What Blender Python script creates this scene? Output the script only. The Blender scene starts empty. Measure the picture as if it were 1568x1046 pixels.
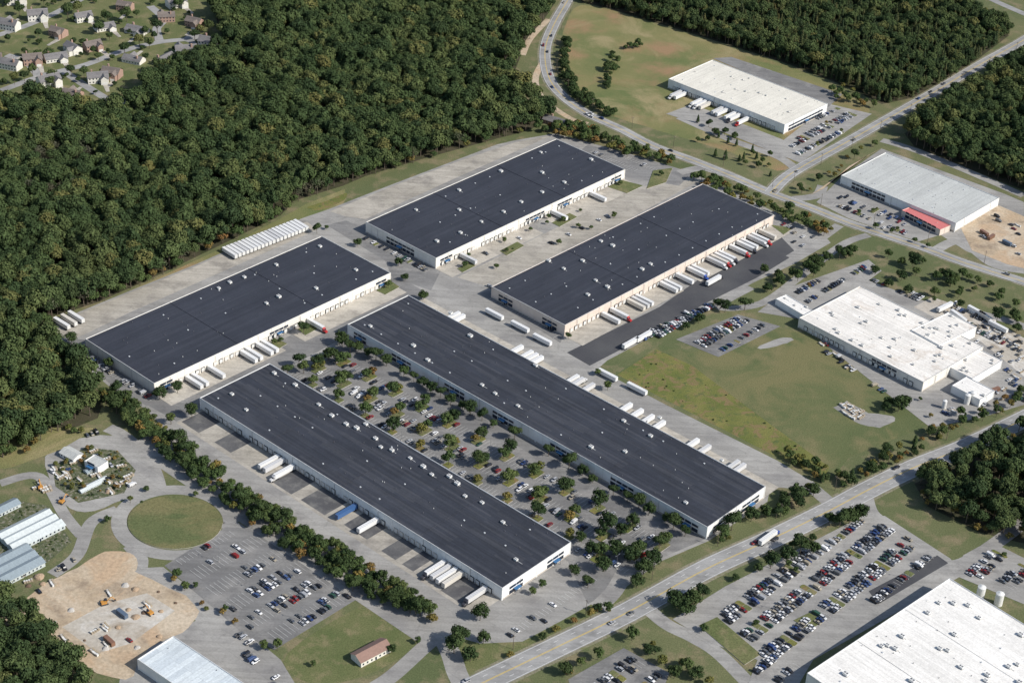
import bpy, math, random
import numpy as np
from mathutils import Vector, Matrix
random.seed(7); rng=np.random.default_rng(7)
scene=bpy.context.scene
COL=scene.collection
# ---------------------------------------------------------------- survey
# Control values of the aerial survey: flying height (m), focal length, depression, roll.
H=660.0; F=2772.0; PITCH=math.radians(32.0); ROLL=math.radians(3.2)
def G(u,v,z=0.0):
    """aerial-survey reading -> real ground coordinates in metres on the level z"""
    x=u-784.0; y=-(v-523.0)
    xr=x*math.cos(ROLL)-y*math.sin(ROLL); yr=x*math.sin(ROLL)+y*math.cos(ROLL)
    Y=F*math.cos(PITCH)+yr*math.sin(PITCH); Z=F*math.sin(PITCH)-yr*math.cos(PITCH)
    k=(H-z)/Z
    return Vector((xr*k,Y*k,z))
A=Vector((.66,.751,0)).normalized(); B=Vector((.757,-.653,0)).normalized()
SHEET=[0]; RSH=[0]
def ZL(z=0):
    """every ground sheet lies a little above the one laid before it"""
    SHEET[0]+=1
    return .0016*SHEET[0]
def ZR():
    RSH[0]+=1
    return .212+.004*RSH[0]
ZM=.27   # parking paint, top of all sheets
# ---------------------------------------------------------------- materials
def newmat(name):
    m=bpy.data.materials.new(name); m.use_nodes=True
    nt=m.node_tree; nt.nodes.clear()
    o=nt.nodes.new('ShaderNodeOutputMaterial'); return m,nt,o
def ramp(nt,fac,cols,pos=None):
    r=nt.nodes.new('ShaderNodeValToRGB'); e=r.color_ramp.elements
    n=len(cols)
    while len(e)<n: e.new(0.5)
    for i,c in enumerate(cols):
        e[i].position=pos[i] if pos else i/(n-1); e[i].color=(*c,1)
    nt.links.new(fac,r.inputs[0]); return r.outputs[0]
def mixc(nt,fac,a,b,mode='MIX'):
    m=nt.nodes.new('ShaderNodeMix'); m.data_type='RGBA'; m.blend_type=mode
    for s,v in ((0,fac),(6,a),(7,b)):
        if isinstance(v,(int,float)): m.inputs[s].default_value=v
        elif isinstance(v,tuple): m.inputs[s].default_value=(*v,1)
        else: nt.links.new(v,m.inputs[s])
    return m.outputs[2]
def noise(nt,vec,scale,detail=4,rough=.6,dist=0):
    n=nt.nodes.new('ShaderNodeTexNoise'); n.inputs['Scale'].default_value=scale
    n.inputs['Detail'].default_value=detail; n.inputs['Roughness'].default_value=rough; n.inputs['Distortion'].default_value=dist
    nt.links.new(vec,n.inputs['Vector']); return n.outputs[0]
def ground_mat(name,c1,c2,c3=None,s1=.02,s2=.15,fine=1.2,rough=.95,finev=.35,paved=False,c4=None):
    m,nt,o=newmat(name)
    g=nt.nodes.new('ShaderNodeNewGeometry').outputs['Position']
    c=ramp(nt,noise(nt,g,s1,6),[c1,c2],[.38,.62])
    if c3:
        f=ramp(nt,noise(nt,g,s2,5),[(0,0,0),(1,1,1)],[.5,.66]); c=mixc(nt,f,c,c3)
    if c4:
        mp=nt.nodes.new('ShaderNodeMapping'); mp.inputs['Location'].default_value=(311,77,5); nt.links.new(g,mp.inputs[0])
        f=ramp(nt,noise(nt,mp.outputs[0],s2*.6,6,.65,1.0),[(0,0,0),(1,1,1)],[.5,.62]); c=mixc(nt,f,c,c4)
    if paved:
        w=nt.nodes.new('ShaderNodeMapping'); nt.links.new(g,w.inputs[0])
        w.inputs['Rotation'].default_value=(0,0,.712)
        # repaired rectangles and slab joints, aligned with the buildings
        b=nt.nodes.new('ShaderNodeTexBrick'); nt.links.new(w.outputs[0],b.inputs['Vector'])
        b.inputs['Scale'].default_value=1; b.inputs['Brick Width'].default_value=31; b.inputs['Row Height'].default_value=9; b.inputs['Mortar Size'].default_value=.12; b.inputs['Bias'].default_value=.1; b.offset=.31; b.offset_frequency=3; b.squash=.6; b.squash_frequency=4
        b.inputs['Color1'].default_value=(.95,.95,.95,1); b.inputs['Color2'].default_value=(1.05,1.05,1.05,1); b.inputs['Mortar'].default_value=(.86,.86,.86,1)
        c=mixc(nt,1.0,c,b.outputs[0],'MULTIPLY')
        w2=nt.nodes.new('ShaderNodeMapping'); w2.inputs['Rotation'].default_value=(0,0,.712); w2.inputs['Scale'].default_value=(.016,.30,1); nt.links.new(g,w2.inputs[0])
        f=ramp(nt,noise(nt,w2.outputs[0],1,4,.6,.4),[(.85,)*3,(1.07,)*3],[.35,.65]); c=mixc(nt,1.0,c,f,'MULTIPLY')
        f=ramp(nt,noise(nt,g,.11,5,.7,.6),[(.84,)*3,(1,1,1)],[.33,.44]); c=mixc(nt,1.0,c,f,'MULTIPLY')
    f=ramp(nt,noise(nt,g,fine,3,.7),[(1-finev,)*3,(1+finev,)*3],[.3,.7])
    c=mixc(nt,1.0,c,f,'MULTIPLY')
    b=nt.nodes.new('ShaderNodeBsdfPrincipled'); b.inputs['Roughness'].default_value=rough; b.inputs['Specular IOR Level'].default_value=.2
    nt.links.new(c,b.inputs['Base Color']); nt.links.new(b.outputs[0],o.inputs[0]); return m
def plain(name,c,rough=.7,metal=0.0,var=.12,scale=.8):
    m,nt,o=newmat(name)
    g=nt.nodes.new('ShaderNodeTexCoord').outputs['Object']
    f=ramp(nt,noise(nt,g,scale,4),[(1-var,)*3,(1+var,)*3],[.3,.7])
    col=mixc(nt,1.0,tuple(c),f,'MULTIPLY')
    b=nt.nodes.new('ShaderNodeBsdfPrincipled'); b.inputs['Roughness'].default_value=rough; b.inputs['Metallic'].default_value=metal
    nt.links.new(col,b.inputs['Base Color']); nt.links.new(b.outputs[0],o.inputs[0]); return m
def objcolor(name,rough=.35):
    m,nt,o=newmat(name)
    oi=nt.nodes.new('ShaderNodeObjectInfo')
    g=nt.nodes.new('ShaderNodeTexCoord').outputs['Object']
    f=ramp(nt,noise(nt,g,1.3,3),[(.85,)*3,(1.05,)*3])
    col=mixc(nt,1.0,oi.outputs['Color'],f,'MULTIPLY')
    b=nt.nodes.new('ShaderNodeBsdfPrincipled'); b.inputs['Roughness'].default_value=rough
    nt.links.new(col,b.inputs['Base Color']); nt.links.new(b.outputs[0],o.inputs[0]); return m
def leafmat(name,cols,patch=(.11,.115,.045),patchpos=(.55,.72),pm=.5,pos=None):
    m,nt,o=newmat(name)
    oi=nt.nodes.new('ShaderNodeObjectInfo'); ge=nt.nodes.new('ShaderNodeNewGeometry')
    c=ramp(nt,oi.outputs['Random'],cols,pos)
    f=ramp(nt,noise(nt,oi.outputs['Location'],.012,5,.7),[(0,0,0),(pm,pm,pm)],list(patchpos))
    c=mixc(nt,f,c,patch)
    v=ramp(nt,ge.outputs['Random Per Island'],[(.82,)*3,(1.0,)*3,(1.2,)*3])
    c=mixc(nt,1.0,c,v,'MULTIPLY')
    d=nt.nodes.new('ShaderNodeBsdfDiffuse')
    nt.links.new(c,d.inputs[0]); nt.links.new(d.outputs[0],o.inputs[0]); return m
def roofmat(name,c1,c2,rot,bw=24,rh=1.9,light=None,bias=-.35,streak=.2,mort=.55,stain=None):
    m,nt,o=newmat(name)
    tc=nt.nodes.new('ShaderNodeTexCoord').outputs['Object']
    mp=nt.nodes.new('ShaderNodeMapping'); mp.inputs['Rotation'].default_value=(0,0,rot); nt.links.new(tc,mp.inputs[0])
    v=mp.outputs[0]
    b=nt.nodes.new('ShaderNodeTexBrick'); nt.links.new(v,b.inputs['Vector'])
    b.inputs['Scale'].default_value=1; b.inputs['Brick Width'].default_value=bw; b.inputs['Row Height'].default_value=rh
    b.inputs['Mortar Size'].default_value=.07; b.inputs['Mortar Smooth'].default_value=.3; b.inputs['Bias'].default_value=bias; b.offset=.37; b.offset_frequency=3
    b.inputs['Color1'].default_value=(*c1,1); b.inputs['Color2'].default_value=(*c2,1)
    b.inputs['Mortar'].default_value=(*(light or tuple(x*mort for x in c1)),1)
    n=ramp(nt,noise(nt,v,.045,6,.65),[(1-streak,)*3,(1+streak,)*3],[.3,.7]); c=mixc(nt,1.0,b.outputs[0],n,'MULTIPLY')
    w2=nt.nodes.new('ShaderNodeMapping'); w2.inputs['Scale'].default_value=(.02,.5,1); nt.links.new(v,w2.inputs[0])
    n=ramp(nt,noise(nt,w2.outputs[0],1,4),[(1-streak*.8,)*3,(1+streak*.8,)*3],[.35,.65]); c=mixc(nt,1.0,c,n,'MULTIPLY')
    if stain:
        n=ramp(nt,noise(nt,v,.05,6,.72,.5),[(0,0,0),(.65,.65,.65)],[.56,.72]); c=mixc(nt,n,c,stain)
    n=ramp(nt,noise(nt,v,1.0,3),[(.88,)*3,(1.12,)*3],[.3,.7]); c=mixc(nt,1.0,c,n,'MULTIPLY')
    p=nt.nodes.new('ShaderNodeBsdfPrincipled'); p.inputs['Roughness'].default_value=.75; p.inputs['Specular IOR Level'].default_value=.3
    nt.links.new(c,p.inputs['Base Color']); nt.links.new(p.outputs[0],o.inputs[0]); return m
M={}
M['ground']=ground_mat('grass_ground',(.095,.115,.05),(.14,.145,.07),(.20,.17,.10),.012,.06)
M['lawn']=ground_mat('lawn_grass',(.095,.118,.045),(.135,.142,.062),(.19,.17,.09),.03,.09)
M['field']=ground_mat('field_grass',(.12,.145,.055),(.21,.19,.085),(.27,.18,.10),.012,.02,c4=(.27,.23,.12))
M['meadow']=ground_mat('big_field_grass',(.085,.11,.045),(.125,.135,.06),(.18,.16,.08),.012,.025,c4=(.16,.15,.07))
M['weeds']=ground_mat('weedy_grass',(.11,.13,.035),(.18,.17,.055),(.085,.11,.038),.05,.2,c4=(.19,.14,.07))
M['floor']=ground_mat('forest_floor',(.05,.05,.028),(.08,.07,.045),(.04,.05,.02),.03,.15)
M['asph']=ground_mat('old_asphalt',(.27,.262,.248),(.34,.33,.31),(.235,.228,.22),.015,.04,.8,finev=.1,paved=True)
M['asphmid']=ground_mat('mid_asphalt',(.165,.163,.162),(.215,.212,.207),(.25,.243,.233),.02,.05,.8,finev=.1,paved=True)
M['asphdark']=ground_mat('dark_asphalt',(.062,.063,.07),(.085,.086,.09),None,.03,.06,.8,finev=.1)
M['ramp']=ground_mat('dock_ramp_asphalt',(.085,.085,.09),(.125,.124,.125),(.16,.157,.152),.06,.12,.8,finev=.12)
M['road']=ground_mat('road_asphalt',(.28,.278,.272),(.34,.336,.328),(.24,.238,.232),.02,.05,.8,finev=.08,paved=True)
M['conc']=ground_mat('concrete',(.40,.37,.32),(.48,.445,.385),(.32,.295,.26),.03,.08,.6,finev=.12,paved=True)
M['conc2']=ground_mat('weathered_concrete',(.34,.315,.27),(.42,.39,.34),(.28,.26,.23),.02,.06,.6,finev=.12,paved=True)
M['dirt']=ground_mat('bare_dirt',(.40,.31,.21),(.50,.42,.32),(.28,.22,.16),.03,.05,.5,finev=.2,c4=(.45,.33,.22))
M['gravel']=ground_mat('gravel',(.40,.365,.31),(.50,.465,.41),(.33,.28,.22),.03,.06,.5,finev=.15,c4=(.55,.53,.49))
M['white']=plain('white_marking_paint',(.62,.62,.60),.7)
M['yellow']=plain('yellow_marking_paint',(.6,.42,.06),.7)
M['kerb']=plain('kerb_concrete',(.42,.40,.37))
M['wall']=plain('cream_wall_panels',(.73,.70,.64),.85,var=.08,scale=.15)
M['wallw']=plain('white_wall_panels',(.78,.78,.76),.8,var=.08,scale=.15)
M['wallp']=plain('pinkish_wall_panels',(.62,.53,.46),.85,var=.08,scale=.15)
M['wallb']=plain('wall_base_band',(.47,.43,.38),.85)
M['trim']=plain('metal_flashing',(.50,.50,.50),.5)
M['glass']=plain('dark_window_glass',(.02,.03,.05),.15)
M['door']=plain('dock_door_panel',(.62,.62,.60),.6)
M['black']=plain('black_rubber',(.03,.03,.03),.8)
M['blue']=plain('blue_canopy',(.04,.14,.30),.5)
M['redroof']=plain('red_metal_roof',(.58,.18,.17),.5)
M['brownroof']=plain('brown_shingle',(.24,.15,.12),.8)
M['unit']=plain('rooftop_unit_metal',(.66,.66,.64),.5)
M['unitd']=plain('rooftop_unit_grille',(.12,.12,.13),.6)
M['sky']=plain('skylight_dome',(.50,.52,.54),.3)
M['paint']=objcolor('vehicle_paint')
M['tire']=plain('tyre_rubber',(.02,.02,.02),.9)
M['chassis']=plain('truck_chassis',(.05,.05,.055),.7)
M['bark']=plain('tree_bark',(.12,.095,.07),.95)
M['steel']=plain('galvanised_steel',(.35,.36,.37),.4,.6)
M['roofX']=roofmat('dark_membrane_roof_x',(.032,.036,.048),(.062,.065,.076),0,41,1.9,bias=-.42,mort=.8)
M['roofY']=roofmat('dark_membrane_roof_y',(.034,.038,.051),(.044,.048,.062),math.pi/2,90,3.0,mort=.82,streak=.12)
M['roofW']=roofmat('white_membrane_roof',(.76,.74,.70),(.71,.69,.65),0,20,3,light=(.62,.60,.57),streak=.1)
M['roofS']=roofmat('stained_white_roof',(.74,.71,.66),(.66,.63,.58),0,16,3,light=(.56,.53,.50),streak=.12,stain=(.42,.33,.25))
M['roofC']=roofmat('cream_metal_roof',(.68,.65,.57),(.62,.59,.52),math.pi/2,200,1.6,light=(.5,.48,.42),streak=.07)
M['roofG']=roofmat('grey_metal_roof',(.47,.48,.46),(.42,.43,.42),math.pi/2,200,1.6,light=(.34,.35,.34),streak=.08)
M['roofB']=roofmat('bluegrey_metal_roof',(.60,.65,.67),(.42,.47,.51),math.pi/2,200,3.6,light=(.36,.39,.42),streak=.1)
M['shA']=roofmat('shingle_roof_grey',(.21,.20,.20),(.16,.16,.16),0,1.2,.5)
M['shB']=roofmat('shingle_roof_brown',(.20,.17,.15),(.17,.14,.13),0,1.2,.5)
M['siding']=plain('house_siding',(.66,.64,.58)); M['brick']=plain('house_brick',(.36,.24,.19))
M['film']=plain('greenhouse_film',(.50,.54,.54),.4)
M['filmd']=plain('greenhouse_glass',(.25,.30,.33),.2)
M['mud']=plain('spoil_soil',(.34,.25,.17),.95); M['stone']=plain('crushed_stone',(.42,.40,.37),.95); M['mulch']=plain('wood_mulch',(.12,.08,.055),.95)
M['orange']=plain('machine_orange_paint',(.50,.24,.05),.5); M['wood']=plain('pallet_wood',(.36,.30,.22),.9)
M['plants']=ground_mat('nursery_plants',(.06,.08,.04),(.11,.115,.06),(.24,.22,.18),.2,.5)
greens=[(.036,.056,.027),(.044,.068,.030),(.053,.079,.033),(.062,.090,.037),(.075,.103,.042),(.095,.118,.046),(.14,.135,.05)]
gpos=[0,.18,.36,.54,.72,.90,1.0]
M['leafF']=leafmat('forest_leaves',greens,pos=gpos)
M['leafS']=leafmat('thin_leaves',[(.11,.11,.08),(.09,.10,.06),(.13,.115,.085),(.07,.09,.04)],(.12,.11,.085))
M['leafD']=leafmat('dark_leaves',[(.032,.052,.024),(.045,.069,.029),(.055,.079,.032)],(.06,.08,.03))
M['leafG']=leafmat('green_leaves',[(.05,.077,.03),(.064,.096,.036),(.088,.115,.042)],(.11,.12,.045))
M['leafY']=leafmat('autumn_leaves',[(.10,.12,.04),(.15,.145,.045),(.19,.12,.045),(.12,.135,.04),(.24,.17,.055),(.17,.09,.04)],(.12,.12,.045))
M['leafP']=leafmat('pine_needles',[(.040,.060,.033),(.052,.074,.036),(.068,.085,.038),(.10,.10,.045)],(.16,.135,.055),patchpos=(.5,.68))
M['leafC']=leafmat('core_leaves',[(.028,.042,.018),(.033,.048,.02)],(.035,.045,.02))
# ---------------------------------------------------------------- mesh helpers
class MB:
    def __init__(s): s.v=[];s.f=[];s.m=[];s.mats=[]
    def mi(s,m):
        if m not in s.mats: s.mats.append(m)
        return s.mats.index(m)
    def face(s,pts,m):
        n=len(s.v); s.v+= [tuple(p) for p in pts]; s.f.append(tuple(range(n,n+len(pts)))); s.m.append(s.mi(m))
    def hull(s,bot,top,m,mtop=None,mbot=True):
        n=len(s.v); k=len(bot); s.v+=[tuple(p) for p in bot]+[tuple(p) for p in top]
        for i in range(k):
            j=(i+1)%k; s.f.append((n+i,n+j,n+k+j,n+k+i)); s.m.append(s.mi(m))
        s.f.append(tuple(range(n+k,n+2*k))); s.m.append(s.mi(mtop or m))
        if mbot: s.f.append(tuple(reversed(range(n,n+k)))); s.m.append(s.mi(m))
    def box(s,x0,x1,y0,y1,z0,z1,m,mtop=None):
        if x0>x1:x0,x1=x1,x0
        if y0>y1:y0,y1=y1,y0
        c=[(x0,y0),(x1,y0),(x1,y1),(x0,y1)]
        s.hull([(a,b,z0) for a,b in c],[(a,b,z1) for a,b in c],m,mtop)
    def cyl(s,p0,p1,r0,r1,m,k=8):
        p0=Vector(p0);p1=Vector(p1); d=(p1-p0).normalized()
        u=d.orthogonal().normalized(); w=d.cross(u)
        a=[p0+(u*math.cos(t)+w*math.sin(t))*r0 for t in [2*math.pi*i/k for i in range(k)]]
        b=[p1+(u*math.cos(t)+w*math.sin(t))*r1 for t in [2*math.pi*i/k for i in range(k)]]
        s.hull(a,b,m)
    def mesh(s,name):
        me=bpy.data.meshes.new(name); me.from_pydata(s.v,[],s.f)
        for m in s.mats: me.materials.append(M[m])
        me.polygons.foreach_set('material_index',s.m); me.update(); return me
    def obj(s,name,parent=None):
        return add(name,s.mesh(name),parent)
def add(name,me,parent=None,loc=None,rz=0,sc=None):
    o=bpy.data.objects.new(name,me); COL.objects.link(o)
    if parent: o.parent=parent
    if loc is not None: o.location=loc
    if rz: o.rotation_euler=(0,0,rz)
    if sc: o.scale=sc if isinstance(sc,(tuple,list)) else (sc,sc,sc)
    return o
def catmull(P,n=6,closed=False):
    out=[];k=len(P)
    rngi=range(k if closed else k-1)
    for i in rngi:
        if closed: p0,p1,p2,p3=P[i-1],P[i],P[(i+1)%k],P[(i+2)%k]
        else: p0,p1,p2,p3=P[max(i-1,0)],P[i],P[i+1],P[min(i+2,k-1)]
        for j in range(n):
            t=j/n
            out.append(.5*((2*p1)+(p2-p0)*t+(2*p0-5*p1+4*p2-p3)*t*t+(3*p1-p0-3*p2+p3)*t**3))
    if not closed: out.append(P[-1])
    return out
def poly(name,px,z,mat,sm=False,world=False,rough=0):
    P=[Vector((p[0],p[1],0)) if world else G(*p) for p in px]
    if sm: P=catmull(P,4,True)
    if rough: P=[p+Vector((random.uniform(-rough,rough),random.uniform(-rough,rough),0))*.6 for p in P]
    z=ZL(z)
    b=MB(); pts=[(p.x,p.y,z) for p in P]
    ar=sum(pts[i-1][0]*pts[i][1]-pts[i][0]*pts[i-1][1] for i in range(len(pts)))
    if ar<0: pts.reverse()
    b.face(pts,mat); return b.obj(name)
def island(px,top='lawn',name='traffic_island',world=False,sm=False,h=.36):
    P=[Vector((p[0],p[1],0)) if world else G(*p) for p in px]
    if sm: P=catmull(P,4,True)
    pts=[(p.x,p.y) for p in P]
    ar=sum(pts[i-1][0]*pts[i][1]-pts[i][0]*pts[i-1][1] for i in range(len(pts)))
    if ar<0: pts.reverse()
    b=MB(); b.hull([(x,y,0) for x,y in pts],[(x,y,h) for x,y in pts],'kerb',top,False); return b.obj(name)
def strip(P,w,z,mat,b,off=0):
    n=len(P); L=[];R=[]
    for i in range(n):
        d=(P[min(i+1,n-1)]-P[max(i-1,0)]).normalized(); q=Vector((-d.y,d.x,0))
        L.append(P[i]+q*(off+w/2)); R.append(P[i]+q*(off-w/2))
    for i in range(n-1):
        b.face([(R[i].x,R[i].y,z),(R[i+1].x,R[i+1].y,z),(L[i+1].x,L[i+1].y,z),(L[i].x,L[i].y,z)],mat)
def dashes(P,w,z,mat,b,off,on=3,gap=9):
    d=0
    for i in range(len(P)-1):
        s=P[i+1]-P[i]; l=s.length
        if l<1e-6: continue
        u=s/l; q=Vector((-u.y,u.x,0)); t=0
        while t<l:
            if (d+t)%(on+gap)<on:
                e=min(t+on-(d+t)%(on+gap),l); a=P[i]+u*t+q*off; c=P[i]+u*e+q*off
                b.face([(a-q*w/2).to_tuple()[:2]+(z,),(c-q*w/2).to_tuple()[:2]+(z,),(c+q*w/2).to_tuple()[:2]+(z,),(a+q*w/2).to_tuple()[:2]+(z,)],mat); t=e+.01
            else: t+=on+gap-(d+t)%(on+gap)
        d+=l
def road(name,px,w,z=.10,mat='road',marks=1):
    P=catmull([G(*p) for p in px],8)
    if marks:
        b=MB(); strip(P,w+3.5,ZL(),'gravelv',b); b.obj('road_shoulder')
    z=ZR() if marks else ZL(); b=MB()
    strip(P,w,z,mat,b); b.obj(name)
    if marks:
        c=MB(); z=ZR()
        strip(P,.25,z,'yellow',c,.28); strip(P,.25,z,'yellow',c,-.28)
        strip(P,.25,z,'white',c,w/2-.7); strip(P,.25,z,'white',c,-w/2+.7)
        if marks==2:
            dashes(P,.25,z,'white',c,w/4); dashes(P,.25,z,'white',c,-w/4)
        c.obj(name+'_markings')
    return P
M['gravelv']=ground_mat('road_verge',(.19,.18,.12),(.24,.22,.16),(.14,.15,.07),.05,.2,.8)
# ---------------------------------------------------------------- ground
b=MB(); S=16000; b.face([(-S,-S,0),(S,-S,0),(S,S+4000,0),(-S,S+4000,0)],'ground'); b.obj('ground')
F1=[(-40,175),(0,158),(70,160),(130,172),(200,172),(235,120),(290,95),(345,75),(330,25),(340,-5),(420,-60),(860,-60),(850,5),(830,35),(800,80),(790,105),(780,130),(800,150),(835,165),(845,185),(800,203),(760,213),(650,243),(560,270),(525,285),(450,308),(430,330),(345,372),(250,418),(150,463),(80,485),(62,505),(70,525),(110,555),(160,610),(150,640),(90,665),(0,705),(-60,720),(-120,400)]
SW=[(20,250),(60,225),(120,232),(165,262),(150,300),(90,318),(40,300)]
F2=[(890,3),(960,22),(1060,52),(1150,80),(1210,100),(1300,135),(1350,160),(1400,150),(1470,112),(1545,55),(1530,32),(1450,5),(1420,-60),(880,-60)]
F3=[(1640,60),(1568,92),(1500,128),(1440,165),(1385,205),(1400,225),(1460,250),(1568,292),(1640,320)]
F4=[(1400,740),(1450,720),(1500,690),(1568,655),(1640,650),(1640,860),(1568,832),(1500,815),(1420,775)]
F5=[(-40,915),(30,930),(70,975),(110,1010),(150,1060),(-40,1080)]
for f in (F1,F2,F3,F4,F5): poly('forest_floor',f,.02,'floor')
NB=[(-60,-60),(420,-60),(340,-5),(330,25),(345,75),(290,95),(235,120),(200,172),(130,172),(70,160),(0,158),(-60,180)]
poly('neighbourhood_lawn',NB,.02,'lawn')
poly('meadow',[(890,8),(990,32),(1100,68),(1190,95),(1280,133),(1330,165),(1310,190),(1230,240),(1190,262),(1120,235),(1010,200),(930,175),(875,140),(858,100),(862,50)],.02,'field',True,rough=2)
poly('grass_field',[(945,572),(1010,528),(1060,540),(1180,500),(1260,515),(1330,560),(1400,625),(1425,650),(1300,700),(1270,740),(1190,700)],.02,'meadow')
poly('weedy_field',[(945,574),(1005,535),(1060,560),(1120,605),(1180,650),(1270,715),(1262,735),(1190,700)],.04,'weeds')
poly('bare_dirt',[(1160,533),(1195,517),(1215,520),(1190,530)],.04,'asph',True,rough=1.5)
poly('bare_dirt',[(1278,625),(1300,617),(1330,632),(1372,640),(1345,655),(1310,645)],.04,'asph',True,rough=1.5)
poly('forest_verge',[(528,290),(470,312),(430,335),(345,378),(150,468),(90,490),(120,490),(300,412),(400,365),(475,340),(515,328),(530,305)],.03,'field')
yard=[(70,508),(82,497),(120,478),(200,445),(300,405),(345,385),(400,358),(470,332),(500,322),(600,283),(700,245),(760,222),(790,215),(850,205),(900,218),(985,242),(1050,262),(1100,283),(1180,322),(1262,360),(1272,372),(1215,405),(1160,430),(1060,480),(990,520),(930,552),(915,565),(1020,620),(1100,660),(1190,705),(1245,738),(1235,750),(1180,745),(1175,768),(1085,828),(1010,860),(950,905),(900,932),(850,955),(800,985),(740,990),(700,975),(640,942),(560,895),(480,848),(400,800),(330,742),(265,672),(225,628),(165,590),(115,548),(75,522)]
poly('yard_pavement',yard,.04,'asph')
poly('detention_basin',[(470,318),(500,308),(530,296),(525,308),(490,322)],.035,'weeds',True)
poly('truck_apron',[(75,508),(82,499),(120,481),(200,448),(300,408),(400,362),(470,340),(486,352),(350,412),(200,478),(130,512),(110,520)],.045,'conc2')
poly('truck_apron',[(505,324),(600,286),(700,248),(790,218),(845,208),(700,272),(560,336),(530,332)],.045,'conc2')
poly('truck_apron',[(700,425),(800,375),(960,295),(1035,270),(1075,275),(900,370),(750,440)],.045,'conc2')
poly('drive_pavement',[(180,590),(225,620),(270,645),(300,640),(420,575),(530,515),(600,485),(640,462),(655,450),(625,432),(600,425),(480,495),(300,590),(240,612)],.06,'asphmid')
poly('drive_pavement',[(500,345),(530,338),(680,405),(660,445),(600,425),(590,400)],.06,'asphmid')
poly('drive_pavement',[(95,520),(135,520),(250,600),(225,622),(165,585)],.06,'asphmid')
poly('new_asphalt_yard',[(868,540),(903,560),(1000,510),(1080,465),(1160,425),(1220,388),(1195,362),(1110,400),(1010,470)],.06,'asphdark')
poly('end_drive_pavement',[(900,222),(985,243),(1060,265),(1040,285),(960,272),(940,252),(890,230)],.06,'asphmid')
poly('side_drive_pavement',[(735,450),(760,440),(870,500),(858,525)],.06,'asphmid')
poly('verge',[(640,945),(668,950),(700,975),(735,985),(800,982),(860,950),(905,925),(930,900),(950,905),(945,930),(850,975),(760,1018),(715,1035),(690,1010),(672,975)],.05,'lawn')
poly('car_park_pavement',[(412,570),(500,545),(530,520),(1080,825),(1000,860),(955,890),(900,925),(870,860),(800,808)],.06,'asphmid')
poly('works_lot',[(200,870),(250,868),(400,985),(430,1010),(460,1060),(180,1060),(190,1000),(300,950)],.055,'asph')
poly('corner_lawn',[(440,1000),(560,925),(600,950),(640,975),(600,1015),(520,1045),(460,1040)],.075,'lawn',True)
poly('gravel_yard',[(1250,310),(1290,270),(1350,228),(1540,298),(1568,310),(1568,420),(1480,385),(1440,360),(1400,372),(1320,345)],.06,'asph')
R1=road('main_road',[(690,1070),(740,1045),(850,992),(960,938),(1080,872),(1180,826),(1270,782),(1330,750),(1400,716),(1480,684),(1568,642),(1640,606)],15.5,marks=2)
R2=road('upper_road',[(890,-40),(870,0),(850,35),(835,75),(840,118),(862,148),(900,175),(950,198),(1000,224),(1060,246),(1120,270),(1180,296),(1240,318),(1300,342),(1360,362),(1420,382),(1480,404),(1568,432),(1640,458)],10.5,marks=1)
R3=road('cross_road',[(1640,18),(1568,62),(1500,100),(1430,142),(1350,188),(1290,222),(1230,255),(1200,275),(1180,296)],11,marks=1,z=.12)
road('side_road',[(1480,-20),(1530,5),(1600,35)],9,marks=0,z=.12)
def lane(px,w=9,mat='asph',nm='access_lane'): road(nm,px,w,0,mat,0)
lane([(640,950),(675,975),(690,1000),(700,1030),(715,1060)],11)
lane([(560,1060),(600,1035),(650,990),(672,972)])
lane([(915,930),(940,905),(960,870)],10)
lane([(985,925),(1020,955),(1060,975),(1100,1000),(1150,1050)])
lane([(1325,752),(1335,785),(1370,810),(1430,850),(1475,862),(1568,800)])
lane([(1235,740),(1265,765),(1280,780)],10)
lane([(1040,265),(1075,258),(1110,268)])
lane([(1210,395),(1250,370),(1285,345)],8)
lane([(1150,440),(1100,470),(1165,465),(1230,420),(1290,375),(1330,360)],7)
lane([(800,85),(812,60),(840,30)],6,'dirt','dirt_track')
lane([(835,90),(820,120),(830,150),(870,180),(900,190)],6,'dirt','dirt_track')
lane([(1220,260),(1190,240),(1120,215),(1040,180)])
lane([(1568,300),(1480,262),(1400,230),(1350,215)])
lane([(1568,415),(1520,405),(1470,370),(1430,385)])
lane([(1260,285),(1250,300),(1215,305)])
lane([(1500,480),(1568,500),(1640,540)],8)
for s in ([(-20,148),(60,118),(130,100),(190,78),(245,65),(300,60)],[(95,108),(125,128),(160,150),(178,158)],[(-20,60),(40,40),(90,18),(140,-10)],[(245,65),(240,45),(250,30),(230,10)],[(60,118),(40,95),(10,85)]):
    lane(s,8,'road','residential_street')
for c in ((178,158),(300,60)):
    o=G(*c); poly('cul_de_sac',[(o.x+11*math.cos(t),o.y+11*math.sin(t)) for t in np.linspace(0,2*math.pi,24,endpoint=False)],.07,'road',world=True)
ctr=[(268+86*math.cos(t),800+50*math.sin(t)) for t in np.linspace(0,2*math.pi,28,endpoint=True)]
lane(ctr,9,'asph','loop_road')
island([(268+73*math.cos(t),800+41*math.sin(t)) for t in np.linspace(0,2*math.pi,28,endpoint=False)],'meadow','round_lawn')
lane([(200,835),(215,860),(200,890),(150,905)])
lane([(245,752),(235,720),(215,690),(185,665),(165,655)])
lane([(180,780),(140,800),(118,850),(80,880)],8)
lane([(345,800),(370,815)],10)
lane([(0,740),(60,730),(100,790),(125,820)],7)
poly('garden_centre_yard',[(70,700),(120,672),(185,668),(215,690),(240,745),(190,765),(130,785),(90,760)],.05,'asph',True,rough=1)
poly('nursery_yard',[(80,715),(130,685),(180,690),(208,720),(190,755),(120,770),(85,745)],.07,'plants')
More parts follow.
